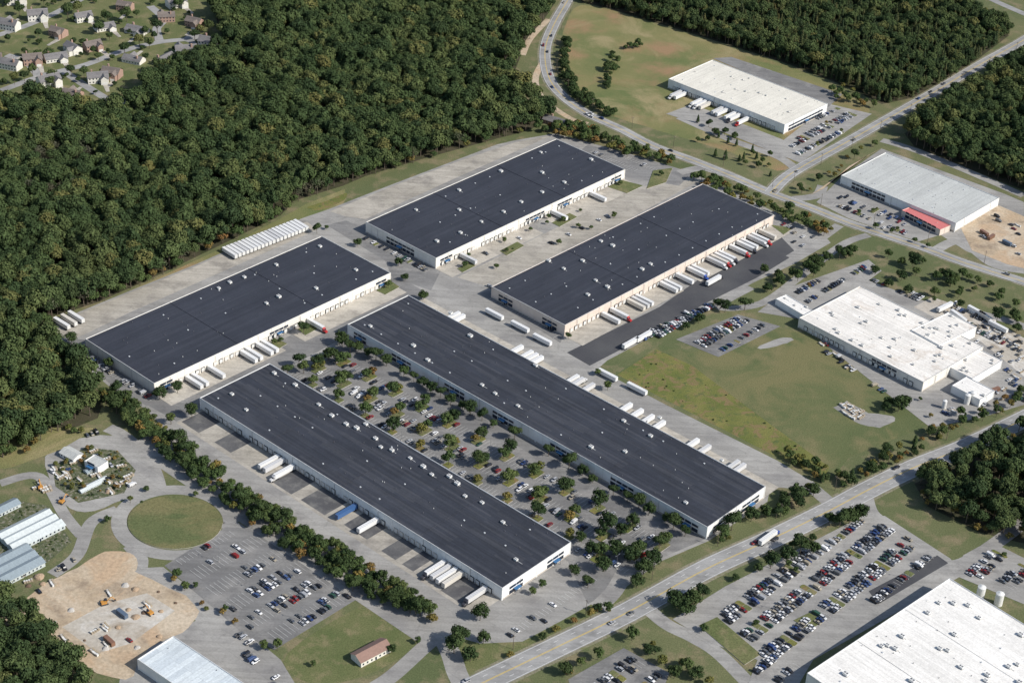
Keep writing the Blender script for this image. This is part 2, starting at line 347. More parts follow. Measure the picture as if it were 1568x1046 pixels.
poly('nursery_yard',[(-40,800),(20,765),(75,775),(110,830),(50,880),(-40,900)],.07,'plants')
poly('scraped_ground',[(118,870),(160,845),(205,850),(200,880),(120,905),(60,940),(-10,960),(60,900)],.05,'dirt',True,rough=1)
poly('construction_site',[(48,945),(110,905),(180,875),(215,880),(300,925),(290,960),(230,990),(190,1040),(110,1010),(80,970)],.05,'dirt',True,rough=2)
poly('gravel_pad',[(95,960),(160,925),(225,908),(268,935),(200,985),(150,1000)],.07,'gravel')
poly('garden_verge',[(-40,690),(60,655),(150,655),(90,690),(20,715),(-40,725)],.04,'field')
poly('car_park_pavement',[(252,866),(345,808),(392,808),(555,912),(420,995),(375,972)],.07,'asphmid')
poly('car_park_pavement',[(1030,948),(1110,898),(1325,788),(1355,790),(1455,855),(1475,880),(1245,1010),(1210,1070),(1140,1060),(1160,1010),(1090,985)],.07,'asph')
poly('patched_asphalt',[(1330,905),(1435,850),(1452,862),(1345,925)],.09,'asphdark')
island([(1070,958),(1098,945),(1165,1002),(1140,1018)],'lawn')
island([(1215,950),(1240,938),(1262,952),(1238,965)],'lawn')
poly('car_park_pavement',[(1475,850),(1515,828),(1640,890),(1640,960),(1568,925),(1460,880)],.07,'asph')
poly('warehouse_yard',[(1020,175),(1060,160),(1200,215),(1270,160),(1335,175),(1225,250),(1180,232),(1100,200)],.06,'asph')
poly('warehouse_yard',[(1092,90),(1120,88),(1290,145),(1268,165)],.06,'asphmid')
poly('gravel_yard',[(1470,345),(1530,315),(1600,345),(1600,420),(1540,405),(1490,385)],.08,'dirt',rough=2)
poly('factory_yard',[(1160,478),(1210,440),(1330,398),(1350,415),(1330,430),(1440,470),(1500,495),(1568,535),(1568,620),(1500,640),(1425,655),(1380,620),(1260,525),(1230,490)],.06,'asph')
poly('factory_yard',[(1400,470),(1430,455),(1500,480),(1600,535),(1600,600),(1500,520)],.06,'gravel',rough=2)
poly('car_park_pavement',[(1035,520),(1130,482),(1195,500),(1100,547)],.07,'asphmid')
poly('car_park_pavement',[(870,1040),(955,992),(1025,1030),(1010,1070),(880,1070)],.07,'asphmid')
poly('cleared_strip',[(1330,238),(1360,222),(1300,255),(1260,290),(1240,300)],.065,'dirt',rough=1)
for p in ([(765,385),(792,371),(803,377),(776,392)],[(845,342),(872,327),(884,333),(857,348)],[(700,412),(720,402),(728,408),(708,418)],[(925,285),(945,275),(985,285),(960,297)],[(405,530),(425,520),(440,527),(418,540)],[(455,505),(475,495),(490,502),(468,514)],[(575,445),(600,432),(612,440),(590,452)],[(1000,262),(1030,258),(1020,280),(990,290)],[(1180,345),(1215,350),(1200,360)]):
    island(p,'lawn')
# ---------------------------------------------------------------- trees
def quadcloud(pos,nor,size,verts,faces):
    for p,n in zip(pos,nor):
        n=n/np.linalg.norm(n)
        a=np.cross(n,rng.normal(size=3)); a/=np.linalg.norm(a); c=np.cross(n,a)
        s=size*rng.uniform(.6,1.25); w=s*rng.uniform(.55,1)
        k=len(verts)
        verts+= [tuple(p-a*s*.6-c*w*.2),tuple(p-c*w*.6+a*s*.1),tuple(p+a*s*.6+c*w*.1+n*.1*s),tuple(p+c*w*.55)]
        faces.append((k,k+1,k+2,k+3))
def finish_tree(name,verts,faces,leaf,b):
    n=len(verts); me=bpy.data.meshes.new(name)
    fs=list(faces)+[tuple(i+n for i in f) for f in b.f]
    me.from_pydata(verts+b.v,[],fs)
    me.materials.append(M[leaf]); me.materials.append(M['leafC']); me.materials.append(M['bark'])
    idx=[0]*len(faces)+[{'leafC':1,'bark':2}[b.mats[i]] for i in b.m]
    me.polygons.foreach_set('material_index',idx); me.update(); return me
def ico(b,c,r,m,sq=1.0):
    k=6; rings=[]
    for j,ph in enumerate((-.9,-.2,.5,1.1)):
        rings.append([(c[0]+r*rng.uniform(.8,1.1)*math.cos(ph)*math.cos(2*math.pi*i/k+j),c[1]+r*rng.uniform(.8,1.1)*math.cos(ph)*math.sin(2*math.pi*i/k+j),c[2]+r*sq*math.sin(ph)) for i in range(k)])
    for j in range(3):
        b.hull(rings[j],rings[j+1],m)
def broad(name,Ht,R,leaf,nleaf=520,lobes=9,size=1.1,low=.45,jit=.24,core=.7):
    b=MB(); cz=Ht*(.5+low*.35); rz=Ht*(1-low)*.42
    b.cyl((0,0,0),(0,0,Ht*.6),.035*Ht*.6,.015*Ht,'bark',6)
    L=[]
    for i in range(lobes):
        if i==0: c=np.array([0,0,cz+rz*.45])
        else:
            t=2*math.pi*i/(lobes-1)+rng.uniform(-.35,.35); q=rng.uniform(.45,.68)*R
            c=np.array([q*math.cos(t),q*math.sin(t),cz+rng.uniform(-.55,.4)*rz])
        r=R*rng.uniform(.36,.52); L.append((c,r))
        b.cyl((0,0,Ht*rng.uniform(.3,.5)),tuple(c),.012*Ht,.004*Ht,'bark',4)
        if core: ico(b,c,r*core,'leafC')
    w=np.array([r*r for c,r in L]); w/=w.sum()
    pos=[];nor=[]
    while len(pos)<nleaf:
        i=rng.choice(len(L),p=w); c,r=L[i]
        d=rng.normal(size=3); d/=np.linalg.norm(d)
        if d[2]<-.5: continue
        p=c+d*r*rng.uniform(.82,1.15)
        if any(np.linalg.norm(p-c2)<.72*r2 for k,(c2,r2) in enumerate(L) if k!=i): continue
        pos.append(p); nor.append(d+rng.normal(size=3)*jit)
    v=[];f=[]; quadcloud(pos,nor,size,v,f)
    return finish_tree(name,v,f,leaf,b)
def pine(name,Ht,R,leaf,n=420):
    b=MB(); b.cyl((0,0,0),(0,0,Ht*.95),.25,.05,'bark',6)
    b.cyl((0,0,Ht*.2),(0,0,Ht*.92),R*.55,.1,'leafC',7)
    pos=[];nor=[]
    for i in range(n):
        t=1-rng.uniform(0,1)**.6; z=Ht*(.15+.85*t); lay=math.floor(t*9)/9
        r=R*(1-t)**.8*rng.uniform(.55,1.1)*(1-.35*(t-lay)*9)+.1; a=rng.uniform(0,2*math.pi)
        pos.append(np.array([r*math.cos(a),r*math.sin(a),z])); nor.append(np.array([math.cos(a)*.7,math.sin(a)*.7,1])+rng.normal(size=3)*.3)
    v=[];f=[]; quadcloud(pos,nor,1.0,v,f)
    return finish_tree(name,v,f,leaf,b)
def bush(name,leaf,R=1.6,n=130):
    b=MB(); b.cyl((0,0,0),(0,0,R*.8),.12,.08,'bark',5)
    pos=[];nor=[]
    for i in range(n):
        d=rng.normal(size=3); d/=np.linalg.norm(d); d[2]=abs(d[2])
        pos.append(d*R*rng.uniform(.75,1.1)*np.array([1,1,.9])+np.array([0,0,.25])); nor.append(d+rng.normal(size=3)*.4)
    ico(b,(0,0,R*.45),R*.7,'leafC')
    v=[];f=[]; quadcloud(pos,nor,.55,v,f)
    return finish_tree(name,v,f,leaf,b)
TM={'F':[broad('forest_tree_mesh',15+i,5.4+.4*i,'leafF',560,8+i%3,1.25) for i in range(6)],
    'S':[broad('thin_tree_mesh',12+i,4.2,'leafS',200,8,.7,core=0,jit=.6) for i in range(3)],
    'P':[pine('pine_mesh',14+i*1.5,2.7+.3*i,'leafP',340) for i in range(4)],
    'D':[broad('dark_tree_mesh',9+i,4.2,'leafD',520,8,.8,.3) for i in range(3)],
    'G':[broad('green_tree_mesh',8+i*.7,3.5,'leafG',460,8,.75,.35) for i in range(3)],
    'Y':[broad('autumn_tree_mesh',6.5+i*.7,2.8,'leafY',380,7,.65,.35) for i in range(3)],
    'B':[bush('bush_mesh','leafG'),bush('bush_mesh','leafD')],
    'E':[pine('evergreen_mesh',9+i,2.3,'leafD',320) for i in range(2)]}
NM={'D':'shade_tree','G':'deciduous_tree','Y':'autumn_tree','B':'shrub','E':'evergreen_tree','F':'large_tree','P':'pine_tree','S':'thin_tree'}
def tree(p,k,s=1.0):
    o=add(NM[k],random.choice(TM[k]),loc=(p.x,p.y,0),rz=random.uniform(0,6.28))
    s*=random.uniform(.8,1.2); o.scale=(s*random.uniform(.92,1.08),s,s*random.uniform(.9,1.1)); return o
protos={}
def proto_coll(keys):
    key=tuple(keys)
    if key in protos: return protos[key]
    c=bpy.data.collections.new('canopy_'+''.join(keys))
    n=0
    for k in keys:
        for me in TM[k]:
            o=bpy.data.objects.new('%02d_canopy_part'%n,me); c.objects.link(o); n+=1
    protos[key]=(c,n); return protos[key]
def inside(P,x,y):
    res=np.zeros(len(x),bool); n=len(P)
    for i in range(n):
        x1,y1=P[i-1][:2]; x2,y2=P[i][:2]
        c=((y1>y)!=(y2>y))
        with np.errstate(divide='ignore',invalid='ignore'):
            t=(x2-x1)*(y-y1)/(y2-y1+1e-12)+x1
        res^= c&(x<t)
    return res
def ins(P,p): return bool(inside(P,np.array([p[0]]),np.array([p[1]]))[0])
def mass(name,px,sp,keys,s0=.75,s1=1.2,keep=1.0,excl=None,clump=0):
    P=[G(*p) for p in px]; P=[(p.x,p.y) for p in P]
    xs=[p[0] for p in P]; ys=[p[1] for p in P]
    gx,gy=np.meshgrid(np.arange(min(xs),max(xs),sp),np.arange(min(ys),max(ys),sp*.87))
    gx[1::2]+=sp/2
    gx=gx.ravel()+rng.uniform(-.45,.45,gx.size)*sp; gy=gy.ravel()+rng.uniform(-.45,.45,gy.size)*sp
    ok=inside(P,gx,gy)&(rng.uniform(size=gx.size)<keep)
    if clump: ok&= (np.sin(gx/9.1+gy/17)+np.sin(gy/7.3-gx/23)+rng.uniform(-1,1,gx.size))>-clump
    if excl:
        E=[G(*p) for p in excl]; ok&=~inside([(p.x,p.y) for p in E],gx,gy)
    gx=gx[ok];gy=gy[ok];n=len(gx)
    me=bpy.data.meshes.new(name); me.from_pydata([(x,y,0) for x,y in zip(gx,gy)],[],[])
    coll,nv=proto_coll(keys)
    sc=rng.uniform(s0,s1,n); s3=np.stack([sc*rng.uniform(.88,1.12,n),sc,sc*rng.uniform(.8,1.2,n)],1)
    rt=np.zeros((n,3)); rt[:,2]=rng.uniform(0,6.28,n)
    a=me.attributes.new('scl','FLOAT_VECTOR','POINT'); a.data.foreach_set('vector',s3.ravel())
    a=me.attributes.new('rot','FLOAT_VECTOR','POINT'); a.data.foreach_set('vector',rt.ravel())
    a=me.attributes.new('idx','INT','POINT'); a.data.foreach_set('value',rng.integers(0,nv,n))
    o=add(name,me)
    ng=bpy.data.node_groups.new(name+'_scatter','GeometryNodeTree')
    ng.interface.new_socket('Geometry',in_out='INPUT',socket_type='NodeSocketGeometry')
    ng.interface.new_socket('Geometry',in_out='OUTPUT',socket_type='NodeSocketGeometry')
    N=ng.nodes; gi=N.new('NodeGroupInput'); go=N.new('NodeGroupOutput')
    ip=N.new('GeometryNodeInstanceOnPoints'); ci=N.new('GeometryNodeCollectionInfo')
    ci.inputs['Collection'].default_value=coll; ci.inputs['Separate Children'].default_value=True; ci.inputs['Reset Children'].default_value=True
    def na(nm,t):
        q=N.new('GeometryNodeInputNamedAttribute'); q.data_type=t; q.inputs['Name'].default_value=nm
        return next(s for s in q.outputs if s.enabled and s.name=='Attribute')
    Lk=ng.links.new
    Lk(gi.outputs[0],ip.inputs['Points']); Lk(ci.outputs[0],ip.inputs['Instance']); ip.inputs['Pick Instance'].default_value=True
    Lk(na('idx','INT'),ip.inputs['Instance Index']); Lk(na('rot','FLOAT_VECTOR'),ip.inputs['Rotation']); Lk(na('scl','FLOAT_VECTOR'),ip.inputs['Scale'])
    Lk(ip.outputs[0],go.inputs[0])
    md=o.modifiers.new('scatter','NODES'); md.node_group=ng
    return o
mass('forest',F1,7.7,['F'],.66,1.2,excl=SW)
mass('thin_woodland',SW,6.5,['S','S','F'],.7,1.1)
mass('pine_forest',F2,5.6,['F','P','P'],.6,.95)
mass('forest',F3,7.5,['F'],.62,1.1)
mass('forest',F4,7.0,['F','Y'],.62,1.0)
mass('forest',F5,7.2,['F'],.6,1.0)
mass('forest_edge',[(800,200),(760,211),(650,241),(560,268),(525,283),(450,306),(430,328),(345,370),(250,416),(150,461),(80,483),(62,503),(72,508),(90,487),(150,467),(250,421),(345,376),(432,334),(452,311),(525,288),(560,273),(650,246),(760,216),(800,206)],6,['Y','G','G','S'],.8,1.5,.8)
S1=[(150,600),(178,600),(262,665),(350,738),(450,806),(560,868),(665,932),(662,955),(590,930),(500,882),(400,820),(320,757),(230,682),(160,622)]
mass('tree_belt',S1,4.8,['G','Y','D','G'],.6,1.2,.9)
mass('tree_belt',[(1180,695),(1210,695),(1290,728),(1400,676),(1470,635),(1482,648),(1400,698),(1300,750),(1260,745)],5.5,['D','G','E','Y'],.6,1.0,.75)
mass('tree_belt',[(815,205),(850,190),(898,198),(960,225),(1030,250),(1020,258),(960,242),(900,220)],6,['Y','G'],.8,1.3,.85)
mass('tree_belt',[(1060,272),(1110,284),(1200,321),(1280,356),(1272,368),(1190,334),(1060,285)],6,['Y','G'],.8,1.2,.7)
mass('tree_belt',[(862,62),(872,66),(866,105),(885,140),(945,178),(935,184),(880,155),(855,120)],5,['D','G'],.6,1.0)
mass('tree_belt',[(1340,388),(1400,398),(1470,424),(1530,444),(1568,460),(1568,478),(1500,455),(1420,430),(1350,405)],7,['G','D'],.7,1.2,.6,clump=.3)
mass('tree_belt',[(1165,448),(1230,412),(1290,385),(1310,392),(1240,424),(1190,455)],7,['G','D'],.7,1.2,.6)
mass('tree_belt',[(1020,190),(1060,180),(1130,215),(1190,245),(1170,262),(1100,238),(1040,212)],7,['D','E','G'],.5,.8,.5,clump=-.2)
mass('tree_belt',[(850,1046),(870,1020),(920,1000),(960,975),(1000,985),(1060,1020),(1095,1060),(1070,1070),(1010,1025),(960,990),(880,1030)],6,['G','D','Y'],.7,1.2,.5)
mass('tree_belt',[(740,1022),(850,968),(945,920),(950,930),(850,980),(745,1030)],6,['G','Y','B'],.5,.9,.6)
mass('tree_belt',[(1085,832),(1180,775),(1255,742),(1268,760),(1190,800),(1090,850)],6.5,['D','G','Y'],.6,1.1,.7,clump=.5)
mass('tree_belt',[(-20,690),(60,665),(150,650),(150,660),(60,690),(-20,715)],6,['G','Y'],.6,1.1,.4)
mass('neighbourhood_trees',NB,12,['F','G','D'],.45,.85,.42,clump=.4)
mass('meadow_scrub',[(925,120),(935,85),(955,80),(945,110),(930,140)],6,['G','D'],.5,1.0,.8)
mass('meadow_scrub',[(955,75),(975,65),(990,72),(965,82)],6,['G'],.5,.9,.8)
mass('tree_belt',[(1200,300),(1240,280),(1290,250),(1330,215),(1340,225),(1290,265),(1230,300)],8,['G','D','Y'],.5,.9,.5)
mass('tree_belt',[(1480,640),(1568,598),(1600,600),(1568,615),(1490,655)],6,['G','Y'],.6,1.0,.7)
mass('tree_belt',[(1090,985),(1060,965),(1040,950),(1050,945),(1075,960)],6,['G','D'],.5,.9,.7)
mass('tree_belt',[(1270,140),(1340,165),(1330,175),(1270,152)],7,['Y','G'],.7,1.1,.7)
mass('tree_belt',[(1400,470),(1430,455),(1500,440),(1568,480),(1568,520),(1500,480)],12,['G','D'],.6,1.1,.6)
mass('tree_belt',[(250,870),(290,895),(400,975),(430,1000),(420,1010),(380,985),(240,880)],6,['G','Y'],.5,.9,.6)
mass('tree_belt',[(1370,560),(1400,625),(1425,650),(1440,640),(1420,620)],9,['G','Y'],.4,.7,.4)
mass('nursery_plants',[(85,715),(130,687),(178,692),(205,720),(188,752),(120,767),(88,745)],3.2,['B','B','Y'],.25,.6,.6,excl=[(120,715),(145,695),(172,710),(160,750),(130,750)])
mass('nursery_plants',[(-40,800),(20,768),(72,778),(105,830),(50,875),(-40,895)],3.4,['B'],.25,.55,.5,clump=0)
mass('weed_growth',[(950,574),(1005,540),(1055,560),(1115,605),(1175,650),(1262,715),(1192,695)],6,['B'],.2,.5,.3,clump=.3)
mass('scrub',[(200,760),(230,748),(215,775)],5,['B','G'],.3,.8,.6)
singles='''D 245,612 1;D 272,602 1;G 262,650 .9;D 294,640 .9;D 110,527 .9;D 168,563 .8;D 548,378 .8;D 610,408 1;D 620,430 .9;D 648,460 1.1;D 465,512 1;G 430,525 .7;D 440,575 1;D 458,562 1;D 487,562 1.1;D 503,552 1;D 525,530 1.1;D 536,540 1.1;D 510,545 1;G 465,572 1;D 695,1000 1.3;D 720,1012 1.2;D 740,985 1.1;D 735,950 1;D 705,985 1.2;D 1035,930 1.3;D 1060,930 1.4;D 1075,918 1.2;D 1050,942 1.2;D 1180,870 1;D 1205,860 1.2;D 1225,848 1.3;D 1245,848 1.1;D 1285,808 1.1;D 1300,802 1.3;D 1315,795 1.2;D 1270,800 1;D 1160,875 .8;D 975,900 1.2;D 985,880 1.2;D 1000,865 1.2;D 965,860 1.1;D 945,850 1.1;D 905,850 1;D 925,875 1.2;D 890,830 1;D 900,900 1;D 880,880 .8;G 830,900 .7;G 815,910 .7;D 950,820 1;D 405,790 1.2;D 1375,630 1.2;D 1360,622 1;D 1385,622 1;D 1355,632 .8;G 930,598 .8;G 915,575 .8;D 1098,470 1;D 1110,478 1.1;D 1140,475 1.1;D 1050,505 1;D 1070,495 .9;D 1170,420 1;D 1245,425 1.1;D 1190,425 1;D 1340,420 1;D 1360,440 .9;G 760,412 .6;G 885,350 .6;G 905,352 .6;G 855,375 .6;G 940,335 .6;D 485,358 .9;G 500,352 .6;D 870,520 .5;D 1125,212 .8;D 1085,195 .7;D 1110,205 .6;D 1290,130 .8;G 1400,372 .7;G 1420,380 .7;D 1230,165 .5;G 1340,352 .7;G 1365,358 .6;D 1020,800 1;D 1105,820 1.1;D 1120,812 1.1;D 1150,798 1.1;D 1172,790 1;D 1200,775 1;D 1220,768 1;D 1245,760 1;G 395,430 .4;D 930,108 1;E 1095,240 1;E 1110,245 1;D 600,1000 .7;D 540,905 .8;G 300,900 .6;G 1430,455 1;D 1450,430 1;D 1390,450 1;D 1380,430 1;B 785,382 .8;B 870,337 .8;G 776,386 .6;G 862,340 .6;G 712,410 .6;G 950,284 .7;G 420,528 .6;G 470,503 .6;G 595,442 .8;G 1012,270 .7;G 640,985 .6;G 480,1020 .5;Y 1290,135 .9;Y 1305,142 .9;Y 200,770 .6;G 165,800 .6;G 300,760 .6;D 425,800 1;D 390,775 .9'''
for t in singles.replace('\n','').split(';'):
    k,c,s=t.split(); u,v=c.split(','); tree(G(float(u),float(v)),k,float(s))
def treeline(pts,sp,kinds,s,jit=1.0,keep=.9):
    P=[G(*p) for p in pts]
    for a,c in zip(P[:-1],P[1:]):
        L=(c-a).length; n=max(1,int(L/sp))
        for i in range(n):
            if random.random()<keep:
                tree(a+(c-a)*((i+.5)/n)+Vector((random.uniform(-jit,jit),random.uniform(-jit,jit),0)),random.choice(kinds),s)
treeline([(543,534),(698,623),(898,733),(1058,825)],8.5,'DDDG',.95)
treeline([(1060,292),(1170,330)],14,'G',.6)
treeline([(670,412),(760,378),(850,330)],16,'GG',.55,keep=.6)
treeline([(800,360),(900,320)],14,'G',.5)
treeline([(1190,275),(1130,250),(1050,225)],10,'DGE',.6,keep=.6)
treeline([(760,1012),(850,970),(940,925)],16,'GDY',.7,2,.7)
treeline([(1110,900),(1200,852),(1320,795)],15,'GD',.7,2,.6)
# ---------------------------------------------------------------- vehicles
def loft(b,secs,m):
    n=len(b.v); k=len(secs[0]); mi=b.mi(m)
    for s in secs: b.v+=[tuple(p) for p in s]
    for i in range(len(secs)-1):
        for j in range(k):
            q=(j+1)%k; b.f.append((n+i*k+j,n+(i+1)*k+j,n+(i+1)*k+q,n+i*k+q)); b.m.append(mi)
    b.f.append(tuple(n+j for j in range(k))); b.m.append(mi)
    b.f.append(tuple(n+(len(secs)-1)*k+j for j in reversed(range(k)))); b.m.append(mi)
def sec(x,hw,z0,z1,ch=.12): return [(x,-hw,z0),(x,hw,z0),(x,hw,z1-ch),(x,hw-ch*1.3,z1),(x,-hw+ch*1.3,z1),(x,-hw,z1-ch)]
def wheels(b,xs,hw,r,w=.22):
    for x in xs:
        for s in (-1,1): b.cyl((x,s*(hw-w),r),(x,s*(hw+.01),r),r,r,'tire',10)
def cabin(b,x0,x1,tx0,tx1,hw,thw,z0,z1):
    b.hull([(x0,-hw,z0),(x1,-hw,z0),(x1,hw,z0),(x0,hw,z0)],[(tx0,-thw,z1),(tx1,-thw,z1),(tx1,thw,z1),(tx0,thw,z1)],'glass','paint')
    b.box(tx0+.05,tx1-.05,-thw+.04,thw-.04,z1,z1+.04,'paint')
def sedan():
    b=MB(); loft(b,[sec(-2.35,.72,.42,.8),sec(-2.15,.86,.3,.92),(sec(-1.2,.9,.28,.96)),sec(.9,.9,.28,.93),sec(1.9,.87,.3,.8),sec(2.32,.7,.38,.64)],'paint')
    cabin(b,-1.75,1.15,-1.2,.3,.8,.62,.93,1.42); wheels(b,(-1.4,1.4),.9,.33); return b.mesh('sedan_mesh')
def suv():
    b=MB(); loft(b,[sec(-2.35,.8,.45,1.0),sec(-2.2,.93,.35,1.12),sec(.9,.95,.35,1.1),sec(1.9,.92,.35,1.0),sec(2.35,.78,.42,.8)],'paint')
    cabin(b,-2.25,1.15,-2.0,.45,.87,.72,1.08,1.74); wheels(b,(-1.42,1.42),.95,.38); return b.mesh('suv_mesh')
def pickup():
    b=MB(); loft(b,[sec(-.9,.95,.45,1.1),sec(1.2,.95,.45,1.12),sec(2.4,.92,.45,1.05),sec(2.75,.82,.5,.85)],'paint')
    cabin(b,-.9,1.3,-.75,.7,.88,.72,1.1,1.82)
    b.box(-2.8,-.9,-.95,.95,.5,.72,'chassis'); b.box(-2.8,-.9,-.95,-.85,.72,1.15,'paint'); b.box(-2.8,-.9,.85,.95,.72,1.15,'paint'); b.box(-2.8,-2.7,-.85,.85,.72,1.15,'paint')
    wheels(b,(-1.8,1.75),.96,.4); return b.mesh('pickup_mesh')
def van():
    b=MB(); loft(b,[sec(-2.7,.95,.4,2.1),sec(.9,.97,.4,2.1),sec(1.6,.95,.4,1.35),sec(2.6,.9,.4,1.0)],'paint')
    b.hull([(.95,-.9,1.35),(1.62,-.86,1.36),(1.62,.86,1.36),(.95,.9,1.35)],[(.9,-.8,1.95),(1.0,-.8,1.95),(1.0,.8,1.95),(.9,.8,1.95)],'glass')
    wheels(b,(-1.7,1.6),.97,.38); return b.mesh('van_mesh')
def trailer_mesh():
    b=MB(); hx=7.9
    b.box(-hx,hx,-1.28,1.28,1.15,4.0,'paint')
    b.box(-hx,hx,-1.3,1.3,1.05,1.15,'steel'); b.box(-hx,-hx+.12,-1.32,1.32,4.0,4.06,'steel'); b.box(hx-.12,hx,-1.32,1.32,4.0,4.06,'steel')
    for i in range(9): b.box(-hx+1.6*i+1.4,-hx+1.6*i+1.47,-1.25,1.25,4.0,4.03,'steel')
    b.box(-hx-.03,-hx,-1.2,-.02,1.2,3.9,'door'); b.box(-hx-.03,-hx,.02,1.2,1.2,3.9,'door')
    b.box(-7,4,-.5,.5,.85,1.05,'chassis'); b.box(4.6,4.8,-.9,-.75,.1,1.05,'chassis'); b.box(4.6,4.8,.75,.9,.1,1.05,'chassis')
    wheels(b,(-6.6,-5.3),1.25,.5,.5); return b.mesh('trailer_mesh')
def tractor_mesh():
    b=MB(); b.box(-3.4,2.2,-.45,.45,.7,1.0,'chassis')
    loft(b,[sec(-1.6,1.2,.9,3.6,.25),sec(-.2,1.22,.9,3.7,.25),sec(.7,1.2,.9,2.9,.25)],'paint')
    loft(b,[sec(.7,1.1,.7,2.0),sec(2.2,1.05,.7,1.85),sec(2.7,.95,.6,1.6)],'paint')
    b.hull([(.7,-1.1,2.02),(.92,-1.05,2.02),(.92,1.05,2.02),(.7,1.1,2.02)],[(.55,-1.0,2.8),(.72,-1.0,2.8),(.72,1.0,2.8),(.55,1.0,2.8)],'glass')
    b.box(-.1,.6,-1.24,-1.22,1.9,2.6,'glass'); b.box(-.1,.6,1.22,1.24,1.9,2.6,'glass')
    b.cyl((-1.75,1.0,1),(-1.75,1.0,3.9),.1,.1,'steel',6); b.cyl((-1.75,-1.0,1),(-1.75,-1.0,3.9),.1,.1,'steel',6)
    wheels(b,(-3.0,-1.9,1.7),1.2,.5,.4); return b.mesh('tractor_mesh')
VM=[('parked_car',sedan())]*5+[('parked_suv',suv())]*4+[('pickup_truck',pickup())]*2+[('parked_van',van())]
TRL=trailer_mesh(); TRC=tractor_mesh()
PAL=[(.72,.72,.72)]*6+[(.40,.41,.43)]*5+[(.13,.135,.14)]*5+[(.022,.022,.025)]*6+[(.22,.022,.02)]*2+[(.025,.05,.15)]*2+[(.06,.10,.22)]+[(.35,.31,.24)]*2+[(.03,.08,.05)]
def car(p,ang):
    nm,me=random.choice(VM); o=add(nm,me,loc=(p.x,p.y,.27),rz=ang+random.uniform(-.04,.04)+(math.pi if random.random()<.4 else 0))
    c=random.choice(PAL); k=random.uniform(.85,1.1); o.color=(c[0]*k,c[1]*k,c[2]*k,1); return o
def trailer(p,ang,truck=False,col=None,tcol=None):
    z=.25
    col=col or random.choice([(.75,.75,.74)]*6+[(.6,.6,.6),(.66,.62,.55)])
    if truck:
        e=bpy.data.objects.new('semi_truck',None); COL.objects.link(e); e.location=(p.x,p.y,z); e.rotation_euler=(0,0,ang)
        o=add('trailer',TRL,e); o.color=(*col,1); t=add('tractor',TRC,e,loc=(8.4,0,0)); t.color=(*(tcol or random.choice([(.03,.08,.35),(.4,.03,.03),(.6,.6,.6),(.05,.05,.06)])),1); return e
    o=add('semi_trailer',TRL,loc=(p.x,p.y,z),rz=ang+random.uniform(-.012,.012)); o.color=(*col,1); return o
def ang(v): return math.atan2(v.y,v.x)
def lamp_mesh():
    b=MB(); b.cyl((0,0,0),(0,0,.7),.3,.3,'kerb',8); b.cyl((0,0,.7),(0,0,10),.12,.07,'steel',6)
    for s in (-1,1):
        b.cyl((0,0,9.9),(s*1.2,0,10.1),.05,.05,'steel',5); b.box(s*1.1,s*1.9,-.2,.2,10.02,10.18,'steel')
    return b.mesh('lamp_mesh')
LAMP=lamp_mesh()
def lot(px,rd,fill,module=17.5,tr=0,tk='GY',ts=.7,fillfn=None,lines=True,isl=13,q_off=0,lamp=0,iw=1.2,lc='white'):
    P=[G(*p) for p in px]; r=rd.normalized(); q=Vector((-r.y,r.x,0)); o=P[0]
    PP=[((p-o).dot(r),(p-o).dot(q)) for p in P]
    r0=min(p[0] for p in PP); r1=max(p[0] for p in PP); q0=min(p[1] for p in PP); q1=max(p[1] for p in PP)
    mk=MB(); qq=q0+5.5+q_off; aq=ang(q); g=MB()
    def W(a,c): return o+r*a+q*c
    nr=0
    while qq<q1:
        n=int((r1-r0)/2.75); run=random.randint(0,4); f=fill*random.uniform(.6,1.3); skip=-9
        for i in range(n):
            rr=r0+i*2.75
            endi=((i+run)%isl==0)
            if i-skip<=1 and iw>1.5: continue
            if i%6==0: f2=f*random.uniform(.5,1.4)
            for s in (-1,1):
                cq=qq+s*2.7
                if not (ins(PP,(rr-1.5,cq)) and ins(PP,(rr+1.5,cq)) and ins(PP,(rr,qq+s*5.2))): continue
                if endi and tr>0:
                    skip=i
                    x0=rr-1.2; x1=rr+1.2+(iw-1.2)*2
                    pts=[W(x0,qq+s*.1),W(x1,qq+s*.1),W(x1,qq+s*4.4),W(x1-.8,qq+s*5.1),W(x0+.8,qq+s*5.1),W(x0,qq+s*4.4)]
                    if s<0: pts.reverse()
                    g.hull([(p.x,p.y,.02) for p in pts],[(p.x,p.y,.40) for p in pts],'kerb','weeds' if random.random()<.4 else 'lawn',False)
                    if random.random()<tr: tree(W((x0+x1)/2,cq),random.choice(tk),ts)
                    continue
                if lines:
                    a=W(rr+1.375,qq);c=W(rr+1.375,qq+s*5.2); d=r*.07
                    pts=[a-d,a+d,c+d,c-d]
                    mk.face([(p.x,p.y,ZM-.02) for p in (pts if s<0 else pts[::-1])],lc)
                ff=f2 if fillfn is None else fillfn(W(rr,cq))
                if random.random()<ff: car(W(rr,cq)+q*random.uniform(-.35,.35),aq)
            if lamp and (i%lamp==lamp//2) and nr%2==0 and ins(PP,(rr,qq)):
                p=W(rr+1.37,qq); add('street_lamp',LAMP,loc=(p.x,p.y,0),rz=aq)
        qq+=module; nr+=1
    if mk.f: mk.obj('parking_markings')
    if g.f: g.obj('traffic_islands')
lot([(1060,942),(1112,903),(1322,795),(1350,797),(1448,857),(1250,975),(1200,1050),(1150,1045),(1162,1005),(1100,945)],A,.8,tr=.4,tk='GGB',ts=.55,isl=17,lamp=14,iw=2)
lot([(1485,852),(1520,835),(1640,900),(1640,945),(1568,915),(1470,878)],A,.7,tr=.3,tk='G',ts=.5)
hot=[(p.x,p.y) for p in [G(*q) for q in [(350,885),(395,862),(545,918),(490,950),(450,960)]]]
